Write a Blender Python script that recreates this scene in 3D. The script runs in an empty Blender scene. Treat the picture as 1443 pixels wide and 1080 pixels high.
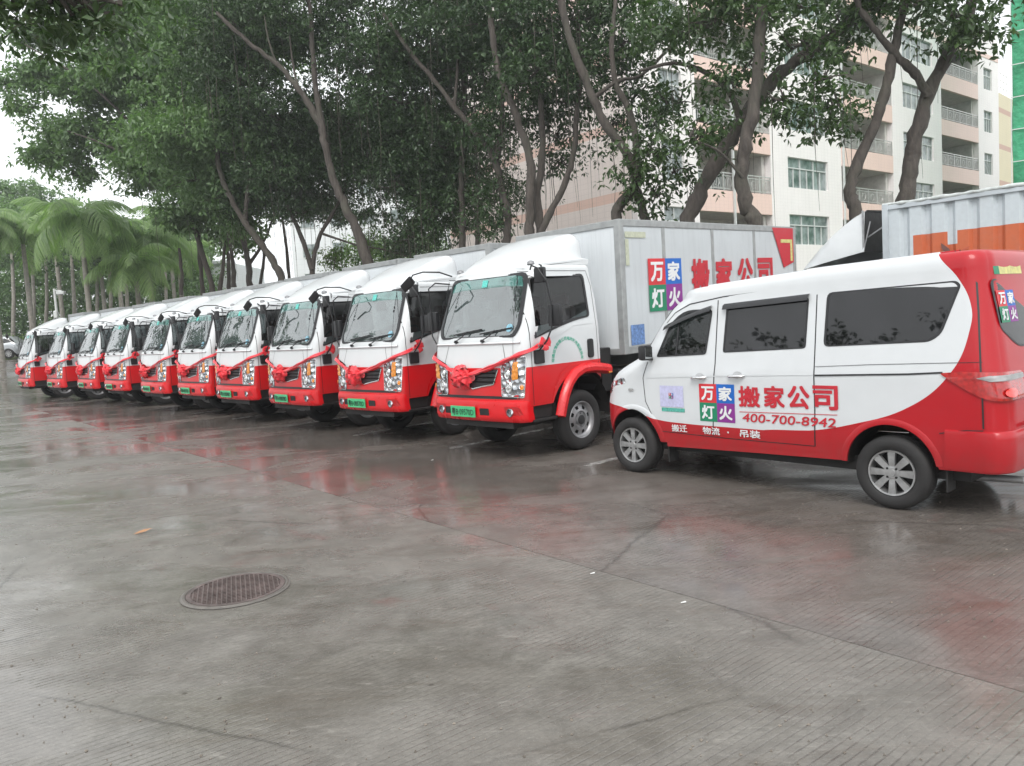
import bpy, bmesh, math, random
import numpy as np
from mathutils import Vector, Matrix
R=math.radians
rng=np.random.default_rng(7); random.seed(7)
C=bpy.context.scene.collection
sc=bpy.context.scene
# ------------------------------------------------------------------ camera, sky, sun, exposure
FPX=1080.; CH=1.74
_p=R(4.6); _r=R(3.55)
CF=Vector((0,math.cos(_p),-math.sin(_p))); _U=Vector((0,math.sin(_p),math.cos(_p))); _X=Vector((1,0,0))
CR=_X*math.cos(_r)-_U*math.sin(_r); CU=_U*math.cos(_r)+_X*math.sin(_r)
CP=Vector((0,0,CH))
cam=bpy.data.cameras.new('camera'); camo=bpy.data.objects.new('camera',cam); C.objects.link(camo)
cam.sensor_width=36; cam.lens=36*FPX/1443; cam.clip_start=.05; cam.clip_end=3000
m=Matrix((CR,CU,-CF)).transposed().to_4x4(); m.translation=CP
camo.matrix_world=m; sc.camera=camo
w=bpy.data.worlds.new("World"); sc.world=w; w.use_nodes=True
nt=w.node_tree; nt.nodes.clear()
SUN_EL,SUN_AZ=50,-172          # azimuth measured from +Y towards +X
sky=nt.nodes.new('ShaderNodeTexSky'); sky.sky_type='NISHITA'; sky.sun_disc=False
sky.sun_elevation=R(SUN_EL); sky.sun_rotation=R(SUN_AZ); sky.dust_density=3; sky.air_density=1.2
hs=nt.nodes.new('ShaderNodeHueSaturation'); hs.inputs['Saturation'].default_value=.16
mx=nt.nodes.new('ShaderNodeMixRGB'); mx.inputs[0].default_value=.62; mx.inputs[2].default_value=(9.2,9.5,9.7,1)
bg=nt.nodes.new('ShaderNodeBackground'); bg.inputs[1].default_value=.15
wo=nt.nodes.new('ShaderNodeOutputWorld')
nt.links.new(sky.outputs[0],hs.inputs['Color']); nt.links.new(hs.outputs[0],mx.inputs[1]); nt.links.new(mx.outputs[0],bg.inputs[0]); nt.links.new(bg.outputs[0],wo.inputs[0])
sl=bpy.data.lights.new('sun','SUN'); sl.energy=1.1; sl.angle=R(25); sl.color=(1,.97,.92)
so=bpy.data.objects.new('sun',sl); C.objects.link(so)
sd=Vector((math.sin(R(SUN_AZ))*math.cos(R(SUN_EL)),math.cos(R(SUN_AZ))*math.cos(R(SUN_EL)),math.sin(R(SUN_EL))))
so.rotation_euler=sd.to_track_quat('Z','Y').to_euler(); so.location=(0,0,40)
sc.view_settings.view_transform='Standard'; sc.view_settings.look='None'; sc.view_settings.gamma=1
sc.view_settings.use_curve_mapping=False; sc.view_settings.exposure=0.50
sc.cycles.max_bounces=8; sc.cycles.transparent_max_bounces=24; sc.cycles.sample_clamp_indirect=8

def at(px,py,Y):
    d=CF+CR*((px-721.5)/FPX)-CU*((py-540)/FPX); return CP+d*(Y/d.y)
def grd(px,py,z=0):
    d=CF+CR*((px-721.5)/FPX)-CU*((py-540)/FPX); return CP+d*((z-CH)/d.z)

# ------------------------------------------------------------------ materials
def nodes(name):
    m=bpy.data.materials.new(name); m.use_nodes=True
    t=m.node_tree; b=t.nodes['Principled BSDF']; return m,t,b
def N(t,k,**kw):
    n=t.nodes.new(k)
    for a,v in kw.items():
        if a.startswith('_'): n.inputs[int(a[1:])].default_value=v
        else: setattr(n,a,v)
    return n
def rgb(c): return (c[0],c[1],c[2],1)
def noise(t,scale,detail=4,rough=.55,co=None,dist=0):
    n=N(t,'ShaderNodeTexNoise'); n.inputs['Scale'].default_value=scale; n.inputs['Detail'].default_value=detail
    n.inputs['Roughness'].default_value=rough; n.inputs['Distortion'].default_value=dist
    if co is None:
        tc=N(t,'ShaderNodeTexCoord'); co=tc.outputs['Object']
    t.links.new(co,n.inputs['Vector']); return n
def ramp(t,src,a,b,c0=(0,0,0),c1=(1,1,1)):
    r=N(t,'ShaderNodeValToRGB'); r.color_ramp.elements[0].position=a; r.color_ramp.elements[1].position=b
    r.color_ramp.elements[0].color=rgb(c0); r.color_ramp.elements[1].color=rgb(c1); t.links.new(src,r.inputs[0]); return r
def mixc(t,f,a,b,mode='MIX'):
    n=N(t,'ShaderNodeMixRGB',blend_type=mode)
    for i,v in enumerate((f,a,b)):
        if hasattr(v,'is_linked') or hasattr(v,'links'): t.links.new(v,n.inputs[i])
        elif i==0: n.inputs[0].default_value=v
        else: n.inputs[i].default_value=rgb(v)
    return n.outputs[0]
def math_(t,op,a,b=None,c=None):
    n=N(t,'ShaderNodeMath',operation=op)
    for i,v in enumerate((a,b,c)):
        if v is None: continue
        if hasattr(v,'links'): t.links.new(v,n.inputs[i])
        else: n.inputs[i].default_value=v
    return n.outputs[0]
def simple(name,col,rough=.5,metal=0,var=.12,scale=3,coat=0,bump=0,bscale=60,spec=.5,two=None):
    m,t,b=nodes(name)
    n=noise(t,scale,5); r=ramp(t,n.outputs[0],.3,.7,[c*(1-var) for c in col],[min(1,c*(1+var*.6)) for c in col])
    out=r.outputs[0]
    if two is not None:
        ge=N(t,'ShaderNodeNewGeometry'); out=mixc(t,ge.outputs['Backfacing'],out,two)
    t.links.new(out,b.inputs['Base Color'])
    rr=ramp(t,n.outputs[0],.3,.8,(rough*.8,)*3,(min(1,rough*1.25),)*3); t.links.new(rr.outputs[0],b.inputs['Roughness'])
    b.inputs['Metallic'].default_value=metal; b.inputs['Coat Weight'].default_value=coat; b.inputs['Coat Roughness'].default_value=.06
    b.inputs['Specular IOR Level'].default_value=spec
    if bump:
        n2=noise(t,bscale,3); bp=N(t,'ShaderNodeBump'); bp.inputs['Strength'].default_value=bump; bp.inputs['Distance'].default_value=.01
        t.links.new(n2.outputs[0],bp.inputs['Height']); t.links.new(bp.outputs[0],b.inputs['Normal'])
    return m
M={}
WHITE=(.66,.68,.69); RED=(.66,.007,.012)
# two-tone cab paint: red below 1.17 m, dark trim on the inner face
def cab_paint():
    m,t,b=nodes('cab_paint')
    tc=N(t,'ShaderNodeTexCoord'); sp=N(t,'ShaderNodeSeparateXYZ'); t.links.new(tc.outputs['Object'],sp.inputs[0])
    gt=math_(t,'GREATER_THAN',sp.outputs[2],1.17)
    c=mixc(t,gt,RED,WHITE)
    n=noise(t,4,5); c=mixc(t,.10,c,n.outputs[0],'MULTIPLY')
    # road spray low on the panels
    lo=ramp(t,sp.outputs[2],.55,1.0,(1,1,1),(0,0,0)); n3=noise(t,9,6); d=math_(t,'MULTIPLY',lo.outputs[0],n3.outputs[0]); d=math_(t,'MULTIPLY',d,.45)
    c=mixc(t,d,c,(.10,.07,.06))
    ge=N(t,'ShaderNodeNewGeometry'); c=mixc(t,ge.outputs['Backfacing'],c,(.05,.05,.055))
    t.links.new(c,b.inputs['Base Color']); b.inputs['Roughness'].default_value=.33
    b.inputs['Coat Weight'].default_value=.2; b.inputs['Coat Roughness'].default_value=.08
    dn=noise(t,500,1); bp=N(t,'ShaderNodeBump'); bp.inputs['Strength'].default_value=.04; t.links.new(dn.outputs[0],bp.inputs['Height']); t.links.new(bp.outputs[0],b.inputs['Normal'])
    return m
M['cab']=cab_paint()
def van_paint():
    m,t,b=nodes('van_paint')
    tc=N(t,'ShaderNodeTexCoord'); sp=N(t,'ShaderNodeSeparateXYZ'); t.links.new(tc.outputs['Object'],sp.inputs[0])
    y,z=sp.outputs[1],sp.outputs[2]
    def curve(src,pts,lo,hi,olo,ohi):
        mr=N(t,'ShaderNodeMapRange'); mr.inputs[1].default_value=lo; mr.inputs[2].default_value=hi; t.links.new(src,mr.inputs[0])
        fc=N(t,'ShaderNodeFloatCurve'); cu=fc.mapping.curves[0]
        P=[((a-lo)/(hi-lo),(v-olo)/(ohi-olo)) for a,v in pts]; P.sort()
        cu.points[0].location=P[0]; cu.points[1].location=P[-1]
        for p in P[1:-1]: cu.points.new(*p)
        fc.mapping.update(); t.links.new(mr.outputs[0],fc.inputs['Value'])
        mr2=N(t,'ShaderNodeMapRange'); mr2.inputs[3].default_value=olo; mr2.inputs[4].default_value=ohi; mr2.clamp=False; t.links.new(fc.outputs[0],mr2.inputs[0]); return mr2.outputs[0]
    g=curve(y,[(-1.2,.585),(.8,.585),(1.53,.585),(2.1,.59),(2.4,.605),(2.6,.64),(2.75,.68),(3.0,.735),(3.3,.76)],-1.2,3.3,0,1.2)
    h=curve(z,[(.3,1.9),(.585,1.2),(.613,.74),(.698,.34),(.842,-.07),(1.1,-.387),(1.48,-.539),(1.65,-.535),(1.858,-.44),(2.033,-.30),(2.2,-.2)],.3,2.2,-1,2)
    a=math_(t,'LESS_THAN',z,g); c_=math_(t,'LESS_THAN',y,h); f=math_(t,'MAXIMUM',a,c_)
    col=mixc(t,f,(.64,.66,.675),(.43,.006,.013))
    n=noise(t,5,5); col=mixc(t,.09,col,n.outputs[0],'MULTIPLY')
    lo=ramp(t,z,.35,.75,(1,1,1),(0,0,0)); n3=noise(t,12,6); d=math_(t,'MULTIPLY',math_(t,'MULTIPLY',lo.outputs[0],n3.outputs[0]),.4); col=mixc(t,d,col,(.09,.07,.06))
    ge=N(t,'ShaderNodeNewGeometry'); col=mixc(t,ge.outputs['Backfacing'],col,(.16,.13,.10))
    t.links.new(col,b.inputs['Base Color']); b.inputs['Roughness'].default_value=.45; b.inputs['Specular IOR Level'].default_value=.25
    b.inputs['Coat Weight'].default_value=.45; b.inputs['Coat Roughness'].default_value=.04
    wd=noise(t,2.2,2); bp=N(t,'ShaderNodeBump'); bp.inputs['Strength'].default_value=.12; bp.inputs['Distance'].default_value=.03; t.links.new(wd.outputs[0],bp.inputs['Height']); t.links.new(bp.outputs[0],b.inputs['Normal'])
    return m
M['van']=van_paint()
M['white']=simple('white_paint',WHITE,.35,var=.06,coat=.5,two=(.3,.3,.3))
M['red']=simple('red_paint',RED,.3,var=.12,coat=.2)
def streaked(name,col,rough,amt=.5):
    m=simple(name,col,rough,var=.07,scale=1.6,coat=.15,bump=.05,bscale=8); t=m.node_tree; b=t.nodes['Principled BSDF']; src=b.inputs['Base Color'].links[0].from_socket
    tc=N(t,'ShaderNodeTexCoord'); mp=N(t,'ShaderNodeMapping'); mp.inputs['Scale'].default_value=(6,6,.35); t.links.new(tc.outputs['Object'],mp.inputs[0]); n=noise(t,2.4,6,.65,mp.outputs[0])
    c=mixc(t,math_(t,'MULTIPLY',ramp(t,n.outputs[0],.48,.78).outputs[0],amt),src,[q*.55 for q in col]); t.links.new(c,b.inputs['Base Color']); return m
M['boxshade']=streaked('box_panel_shaded',(.54,.57,.59),.42,.28)  # sides darker than the front wall, shade put into the panel colour
M['boxfront']=streaked('box_front_white',(.66,.69,.71),.42,.3)
M['alu']=simple('aluminium_rail',(.36,.37,.37),.5,.35,var=.2,scale=9)
M['black']=simple('black_plastic',(.018,.018,.02),.42,var=.3,scale=12)
M['dark']=simple('chassis_black',(.016,.015,.015),.7,var=.4,scale=6,bump=.3,bscale=30)
M['rubber']=simple('tyre_rubber',(.022,.021,.021),.75,var=.35,scale=14,bump=.3,bscale=80)
M['rim']=simple('rim_silver',(.42,.42,.42),.42,.75,var=.35,scale=10)
M['steel']=simple('wheel_steel',(.36,.36,.37),.45,.6,var=.3,scale=8)
M['chrome']=simple('chrome',(.75,.75,.75),.12,1,var=.1)
M['amber']=simple('amber_lens',(.75,.26,.02),.2,var=.3,scale=40,coat=1)
M['taillens']=simple('tail_lens',(.42,.012,.012),.15,var=.4,scale=30,coat=1)
M['seat']=simple('seat_cloth',(.11,.05,.045),.9,var=.3,scale=10)
M['cream']=simple('pale_trim',(.42,.40,.36),.8,var=.2)
M['tan']=simple('tan_curtain',(.45,.33,.2),.8,var=.3,scale=14)
M['green']=simple('plate_green',(.06,.48,.20),.35,var=.15,scale=14,coat=.3)
M['ink']=simple('ink_black',(.015,.02,.02),.5,var=.2)
M['pw']=simple('print_white',(.76,.77,.78),.45,var=.05)
M['pr']=simple('print_red',(.52,.02,.035),.45,var=.12,scale=20)
M['pr2']=simple('print_bright_red',(.62,.03,.04),.45,var=.1)
M['pb']=simple('print_blue',(.01,.13,.50),.45,var=.1)
M['pg']=simple('print_green',(.01,.22,.11),.45,var=.1)
M['pp']=simple('print_purple',(.24,.03,.26),.45,var=.1)
M['lav']=simple('pale_lavender_sticker',(.52,.52,.72),.45,var=.15,scale=40)
M['bluestk']=simple('blue_sticker',(.14,.25,.50),.45,var=.5,scale=30)
M['yellowstk']=simple('yellow_sticker',(.62,.58,.22),.5,var=.3,scale=20)
M['silk']=simple('red_silk',(.78,.02,.035),.45,var=.15,scale=10,bump=.2,bscale=40); M['silk'].node_tree.nodes['Principled BSDF'].inputs['Sheen Weight'].default_value=.4
def lamp():
    m,t,b=nodes('headlamp_reflector')
    v=N(t,'ShaderNodeTexVoronoi'); v.inputs['Scale'].default_value=13; tc=N(t,'ShaderNodeTexCoord'); t.links.new(tc.outputs['Object'],v.inputs['Vector'])
    r=ramp(t,v.outputs['Distance'],.1,.8,(.80,.82,.84),(.22,.23,.25)); t.links.new(r.outputs[0],b.inputs['Base Color'])
    bp=N(t,'ShaderNodeBump'); bp.inputs['Strength'].default_value=1; bp.inputs['Distance'].default_value=.04; t.links.new(v.outputs['Distance'],bp.inputs['Height']); t.links.new(bp.outputs[0],b.inputs['Normal'])
    b.inputs['Metallic'].default_value=.85; b.inputs['Roughness'].default_value=.14; b.inputs['Coat Weight'].default_value=.0
    return m
M['lamp']=lamp()
def glass(name,tint,refl,rough=.02,op=.5,body=(.03,.035,.035),fres=1.5):
    """see-through pane: part transparent, part diffuse film, mirror on top"""
    m=bpy.data.materials.new(name); m.use_nodes=True; t=m.node_tree; t.nodes.clear()
    tr=N(t,'ShaderNodeBsdfTransparent'); tr.inputs[0].default_value=rgb(tint)
    df=N(t,'ShaderNodeBsdfDiffuse'); n=noise(t,3.5,6); rr=ramp(t,n.outputs[0],.35,.7,[c*.55 for c in body],[min(1,c*1.3) for c in body]); t.links.new(rr.outputs[0],df.inputs[0])
    mx=N(t,'ShaderNodeMixShader'); mx.inputs[0].default_value=op; t.links.new(tr.outputs[0],mx.inputs[1]); t.links.new(df.outputs[0],mx.inputs[2])
    gl=N(t,'ShaderNodeBsdfGlossy'); gl.inputs['Roughness'].default_value=rough
    lw=N(t,'ShaderNodeFresnel'); lw.inputs[0].default_value=fres; ad=math_(t,'ADD',lw.outputs[0],refl); cl=math_(t,'MINIMUM',ad,.9)
    m2=N(t,'ShaderNodeMixShader'); t.links.new(cl,m2.inputs[0]); t.links.new(mx.outputs[0],m2.inputs[1]); t.links.new(gl.outputs[0],m2.inputs[2])
    o=N(t,'ShaderNodeOutputMaterial'); t.links.new(m2.outputs[0],o.inputs[0]); return m
M['wsglass']=glass('windshield_glass',(.6,.68,.66),.21,.02,.32,(.19,.25,.25),1.6)
M['wsband']=glass('windshield_green_band',(.45,.66,.62),.18,.03,.5,(.16,.42,.38),1.5)
M['sideglass']=glass('side_window_glass',(.45,.5,.5),.01,.015,.12,(.05,.05,.05))
M['tint']=glass('tinted_glass',(.05,.05,.055),.02,.02,.92,(.012,.012,.014),1.5)
M['stkteal']=simple('sticker_teal',(.10,.55,.48),.4,var=.4,scale=60); M['stkblue']=simple('sticker_blue',(.25,.5,.62),.4,var=.5,scale=60)
M['mirror']=simple('mirror_glass',(.5,.52,.52),.05,1,var=.05)

# ------------------------------------------------------------------ mesh helpers
class MB:
    def __init__(s): s.v=[];s.f=[];s.mi=[];s.cur=0
    def add(s,vs,fs):
        o=len(s.v); s.v+= [tuple(v) for v in vs]; s.f+=[tuple(i+o for i in f) for f in fs]; s.mi+=[s.cur]*len(fs); return s
    def box(s,c,d,rot=None):
        x,y,z=[q/2 for q in d]; P=[Vector((a*x,b*y,e*z)) for a in(-1,1) for b in(-1,1) for e in(-1,1)]
        if rot is not None: P=[rot@p for p in P]
        P=[p+Vector(c) for p in P]
        return s.add(P,[(0,1,3,2),(4,6,7,5),(0,4,5,1),(2,3,7,6),(0,2,6,4),(1,5,7,3)])
    def bar(s,a,b,w,h=None,up=(0,0,1)):
        a=Vector(a);b=Vector(b);h=h or w; d=(b-a); L=d.length; d.normalize(); u=Vector(up)
        if abs(d.dot(u))>.98: u=Vector((0,1,0))
        x=d.cross(u).normalized(); u=x.cross(d)
        return s.add([a+x*(i*w/2)+u*(j*h/2)+d*k*L for k in(0,1) for i in(-1,1) for j in(-1,1)],[(0,1,3,2),(4,6,7,5),(0,4,5,1),(2,3,7,6),(0,2,6,4),(1,5,7,3)])
    def tube(s,pts,rad,n=8,cap=True):
        pts=[Vector(p) for p in pts]; rad=rad if hasattr(rad,'__len__') else [rad]*len(pts)
        o=len(s.v); prev=None
        for i,p in enumerate(pts):
            d=(pts[min(i+1,len(pts)-1)]-pts[max(i-1,0)]); 
            if d.length<1e-9: d=Vector((0,0,1))
            d.normalize()
            if prev is None: a=d.orthogonal().normalized()
            else: a=(prev-d*prev.dot(d)).normalized()
            prev=a; b=d.cross(a)
            for k in range(n):
                t=2*math.pi*k/n; s.v.append(tuple(p+a*(math.cos(t)*rad[i])+b*(math.sin(t)*rad[i])))
        for i in range(len(pts)-1):
            for k in range(n):
                s.f.append((o+i*n+k,o+i*n+(k+1)%n,o+(i+1)*n+(k+1)%n,o+(i+1)*n+k)); s.mi.append(s.cur)
        if cap:
            s.f.append(tuple(o+k for k in reversed(range(n)))); s.mi.append(s.cur)
            s.f.append(tuple(o+(len(pts)-1)*n+k for k in range(n))); s.mi.append(s.cur)
        return s
    def lathe(s,prof,n=32,axis='x',c=(0,0,0)):
        """prof: (radius, along)"""
        o=len(s.v)
        for r,a in prof:
            for k in range(n):
                t=2*math.pi*k/n; u,v=math.cos(t)*r,math.sin(t)*r
                p=(a,u,v) if axis=='x' else ((u,v,a) if axis=='z' else (v,a,u)); s.v.append((p[0]+c[0],p[1]+c[1],p[2]+c[2]))
        for i in range(len(prof)-1):
            for k in range(n): s.f.append((o+i*n+k,o+i*n+(k+1)%n,o+(i+1)*n+(k+1)%n,o+(i+1)*n+k)); s.mi.append(s.cur)
        return s
    def grid(s,rows):
        o=len(s.v); n=len(rows[0])
        for r in rows: s.v+=[tuple(p) for p in r]
        for i in range(len(rows)-1):
            for j in range(n-1): s.f.append((o+i*n+j,o+i*n+j+1,o+(i+1)*n+j+1,o+(i+1)*n+j)); s.mi.append(s.cur)
        return s
    def prism(s,poly,fn,a,b):
        """extrude closed 2-D poly between depths a and b through fn(u,v,depth)"""
        n=len(poly); o=len(s.v); s.v+=[tuple(fn(u,v,a)) for u,v in poly]+[tuple(fn(u,v,b)) for u,v in poly]
        s.f.append(tuple(o+i for i in range(n))); s.f.append(tuple(o+n+i for i in reversed(range(n)))); s.mi+=[s.cur]*2
        for i in range(n): s.f.append((o+i,o+n+i,o+n+(i+1)%n,o+(i+1)%n)); s.mi.append(s.cur)
        return s
    def mesh(s,name,mats,smooth=None,fix=True,bevel=0):
        me=bpy.data.meshes.new(name); me.from_pydata(s.v,[],s.f); 
        if len(mats)>1: me.polygons.foreach_set('material_index',s.mi)
        for m in mats: me.materials.append(m)
        if fix or bevel:
            bm=bmesh.new(); bm.from_mesh(me)
            if bevel:
                ed=[e for e in bm.edges if len(e.link_faces)==2 and e.calc_face_angle(0)>.6]
                bmesh.ops.bevel(bm,geom=ed,offset=bevel,segments=2,affect='EDGES',profile=.6)
            if fix: bmesh.ops.recalc_face_normals(bm,faces=bm.faces)
            bm.to_mesh(me); bm.free()
        if smooth is not None:
            me.polygons.foreach_set('use_smooth',[True]*len(me.polygons)); me.set_sharp_from_angle(angle=R(smooth))
        me.update(); return me
    def build(s,name,mats,parent=None,smooth=None,fix=True,bevel=0):
        mats=mats if isinstance(mats,(list,tuple)) else [mats]
        return link(name,s.mesh(name,mats,smooth,fix,bevel),parent)
def link(name,me,parent=None):
    o=bpy.data.objects.new(name,me); C.objects.link(o)
    if parent is not None: o.parent=parent
    return o
def tag(o,label=None,cat=None,group=None,kind=None):
    if label:o['label']=label
    if cat:o['category']=cat
    if group:o['group']=group
    if kind:o['kind']=kind
    return o
def thing(name,label,cat,loc=(0,0,0),rz=0,group=None):
    o=bpy.data.objects.new(name,None); C.objects.link(o); o.location=loc; o.rotation_euler=(0,0,rz); o.empty_display_size=.1
    return tag(o,label,cat,group)
def copy_tree(o,parent=None):
    c=o.copy(); C.objects.link(c); c.parent=parent
    for ch in o.children: copy_tree(ch,c)
    return c
def round_poly(P,r,seg=5):
    out=[];n=len(P); r=r if hasattr(r,'__len__') else [r]*n
    for i in range(n):
        a=Vector(P[i-1]);b=Vector(P[i]);c=Vector(P[(i+1)%n]); rr=min(r[i],(a-b).length*.45,(c-b).length*.45)
        p=b+(a-b).normalized()*rr; q=b+(c-b).normalized()*rr
        for k in range(seg+1):
            t=k/seg; out.append(tuple(p*(1-t)**2+b*2*t*(1-t)+q*t*t))
    return out
def dense(P,L=.03):
    out=[]
    for i in range(len(P)):
        a,b=P[i],P[(i+1)%len(P)]; n=max(1,int(math.dist(a,b)/L))
        out+=[(a[0]+(b[0]-a[0])*k/n,a[1]+(b[1]-a[1])*k/n) for k in range(n)]
    return out
def scale_poly(P,d):
    """inset by d"""
    n=len(P); cx=sum(p[0] for p in P)/n; cy=sum(p[1] for p in P)/n; out=[]
    for x,y in P:
        L=math.hypot(x-cx,y-cy); k=(L-d)/L; out.append((cx+(x-cx)*k,cy+(y-cy)*k))
    return out
def patch(mb,poly,fn,rings=5):
    n=len(poly); cx=sum(p[0] for p in poly)/n; cy=sum(p[1] for p in poly)/n; o=len(mb.v)
    for k in range(rings):
        s=1-k/rings
        mb.v+=[tuple(fn(cx+(x-cx)*s,cy+(y-cy)*s)) for x,y in poly]
    mb.v.append(tuple(fn(cx,cy)))
    for k in range(rings-1):
        for i in range(n): mb.f.append((o+k*n+i,o+k*n+(i+1)%n,o+(k+1)*n+(i+1)%n,o+(k+1)*n+i)); mb.mi.append(mb.cur)
    b=o+(rings-1)*n
    for i in range(n): mb.f.append((b+i,b+(i+1)%n,o+rings*n)); mb.mi.append(mb.cur)
    return mb
def ringstrip(mb,P,Q,fn):
    n=len(P);o=len(mb.v); mb.v+=[tuple(fn(*p)) for p in P]+[tuple(fn(*p)) for p in Q]
    for i in range(n): mb.f.append((o+i,o+(i+1)%n,o+n+(i+1)%n,o+n+i)); mb.mi.append(mb.cur)
    return mb
def stripe(mb,pts,wd,fn,sub=6):
    """thin line of width wd following 2-D points on a surface"""
    P=[]
    for a,b in zip(pts[:-1],pts[1:]):
        for k in range(sub): P.append((a[0]+(b[0]-a[0])*k/sub,a[1]+(b[1]-a[1])*k/sub))
    P.append(pts[-1]); rows=[]
    for i,p in enumerate(P):
        a=P[max(i-1,0)];b=P[min(i+1,len(P)-1)]; dx,dy=b[0]-a[0],b[1]-a[1]; L=math.hypot(dx,dy) or 1; nx,ny=-dy/L*wd/2,dx/L*wd/2
        rows.append([fn(p[0]+nx,p[1]+ny),fn(p[0]-nx,p[1]-ny)])
    return mb.grid(rows)
def lerp_tab(T,z):
    if z<=T[0][0]: return T[0][1]
    for (a,u),(b,v) in zip(T[:-1],T[1:]):
        if z<=b: return u+(v-u)*(z-a)/(b-a)
    return T[-1][1]
class Surf:
    """vertical-walled body: for each height a half width, front y, rear y and corner radii"""
    def __init__(s,W,YF,YR,rf,rr,cf,cr): s.W,s.YF,s.YR,s.rf,s.rr,s.cf,s.cr=W,YF,YR,rf,rr,cf,cr
    def sec(s,z,inset=0): 
        return lerp_tab(s.W,z)-inset,lerp_tab(s.YF,z)-inset,lerp_tab(s.YR,z)+inset,max(.02,s.rf-inset*.5),max(.02,s.rr-inset*.5)
    def around(s,u,z,off=0):
        """u = arc length from the front centre (signed), z height"""
        sg=1 if u>=0 else -1; u=abs(u); w,yf,yr,rf,rr=s.sec(z); a=w-rf
        if u<=a: x=u; y=yf-s.cf*(u/w)**2; nx,ny=2*s.cf*u/w/w,1
        elif u<=a+rf*math.pi/2:
            t=(u-a)/rf; x=a+rf*math.sin(t); y=yf-s.cf*(a/w)**2-rf+rf*math.cos(t); nx,ny=math.sin(t),math.cos(t)
        else: x=w; y=yf-s.cf*(a/w)**2-rf-(u-a-rf*math.pi/2); nx,ny=1,0
        L=math.hypot(nx,ny); dz=.02; 
        return Vector((sg*(x+nx/L*off),y+ny/L*off,z))
    def side(s,y,z,off=0,sg=1):
        w,yf,yr,rf,rr=s.sec(z); a=w-rf; yc=yf-s.cf*(a/w)**2-rf; x=w
        if y>yc: x=a+math.sqrt(max(0,rf*rf-min(rf,y-yc)**2))
        yc2=yr+s.cr+rr
        if y<yc2: x=w-rr+math.sqrt(max(0,rr*rr-min(rr,yc2-y)**2))
        return Vector((sg*(x+off),y,z))
    def rear(s,x,z,off=0):
        w,yf,yr,rf,rr=s.sec(z); a=w-rr; X=abs(x)
        y=yr+s.cr*(X/w)**2
        if X>a: y=yr+s.cr*(a/w)**2+rr-math.sqrt(max(0,rr*rr-(min(X,w)-a)**2))
        return Vector((x,y-off,z))
    ns_=4; nc_=6
    def perim(s,z,ya,yb,nmid,inset=0,nf=8):
        ns=s.ns_; nc=s.nc_
        w,yf,yr,rf,rr=s.sec(z,inset); P=[]; a=w-rf
        for i in range(nf): t=i/nf; P.append((a*t,yf-s.cf*(a*t/w)**2))
        yc=yf-s.cf*(a/w)**2-rf
        for i in range(nc): t=i/nc*math.pi/2; P.append((a+rf*math.sin(t),yc+rf*math.cos(t)))
        for i in range(ns): t=i/ns; P.append((w,yc+(yb-yc)*t))
        for i in range(nmid): P.append((w,yb+(ya-yb)*i/nmid))
        yc2=yr+s.cr+rr
        for i in range(4): t=i/4; P.append((w,ya+(yc2-ya)*t))
        a2=w-rr
        for i in range(nc): t=i/nc*math.pi/2; P.append((a2+rr*math.cos(t),yc2-rr*math.sin(t)))
        for i in range(nf+1): t=1-i/nf; P.append((a2*t,yr+s.cr*(a2*t/w)**2))
        return P
    def shell(s,z0,z1,nz,zb,ya,yb,nmid,roofR=.06,crown=.03,zadd=None,roof=True):
        """rows of columns around the whole body; zb(x,y) lifts the lower edge (wheel arches)"""
        mb=MB(); P0=s.perim(z0,ya,yb,nmid); n=len(P0); cols=[]
        bots=[max(z0,zb(*p)) for p in P0]
        rows=[]
        for k in range(nz+1):
            row=[]
            for j in range(n):
                z=bots[j]+(z1-bots[j])*k/nz; x,y=s.perim(z,ya,yb,nmid)[j]; row.append((x,y,z))
            rows.append(row)
        if roof:
            for q in range(1,6):
                a=q/5*math.pi/2; ins=roofR*(1-math.cos(a)); z=z1+roofR*math.sin(a)
                rows.append([(x,y,z) for x,y in s.perim(z1,ya,yb,nmid,ins)])
            last=rows[-1]; yc=(last[0][1]+last[-1][1])/2
            for q in range(1,7):
                k=1-q/6.; rows.append([(x*k,yc+(y-yc)*k if q<6 else yc+(y-yc)*0.0,z+crown*(1-k*k)) for x,y,z in last])
        if zadd: rows=[[(x,y,z+zadd(x,y,z)) for x,y,z in r] for r in rows]
        full=[[(-x,y,z) for x,y,z in reversed(r)][:-1]+r for r in rows]
        # close around the back: first and last columns coincide (rear centre)
        mb.grid(full); return mb
def cut_hole(bm,poly,axis,test):
    """convex outline in (a,z); axis 'y' for a front window (a=x), 'x' for a side window (a=y)"""
    n=len(poly); cx=sum(p[0] for p in poly)/n; cz=sum(p[1] for p in poly)/n
    for i in range(n):
        a=poly[i]; b=poly[(i+1)%n]; e=Vector((b[0]-a[0],b[1]-a[1]))
        if e.length<1e-6: continue
        nn=Vector((-e.y,e.x)).normalized()
        if axis=='y': co=Vector((a[0],0,a[1])); no=Vector((nn.x,0,nn.y))
        else: co=Vector((0,a[0],a[1])); no=Vector((0,nn.x,nn.y))
        fs=[f for f in bm.faces if test(f.calc_center_median()) ]
        ge=list({e_ for f in fs for e_ in f.edges})+list({v for f in fs for v in f.verts})+fs
        bmesh.ops.bisect_plane(bm,geom=ge,plane_co=co,plane_no=no,dist=1e-5)
    def inside(x,z):
        s_=None
        for i in range(n):
            a=poly[i];b=poly[(i+1)%n]; cr=(b[0]-a[0])*(z-a[1])-(b[1]-a[1])*(x-a[0])
            if abs(cr)<1e-9: continue
            if s_ is None: s_=cr>0
            elif (cr>0)!=s_: return False
        return True
    dl=[f for f in bm.faces if test(f.calc_center_median()) and inside((f.calc_center_median().x if axis=='y' else f.calc_center_median().y),f.calc_center_median().z)]
    bmesh.ops.delete(bm,geom=dl,context='FACES')
_tc={}
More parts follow.
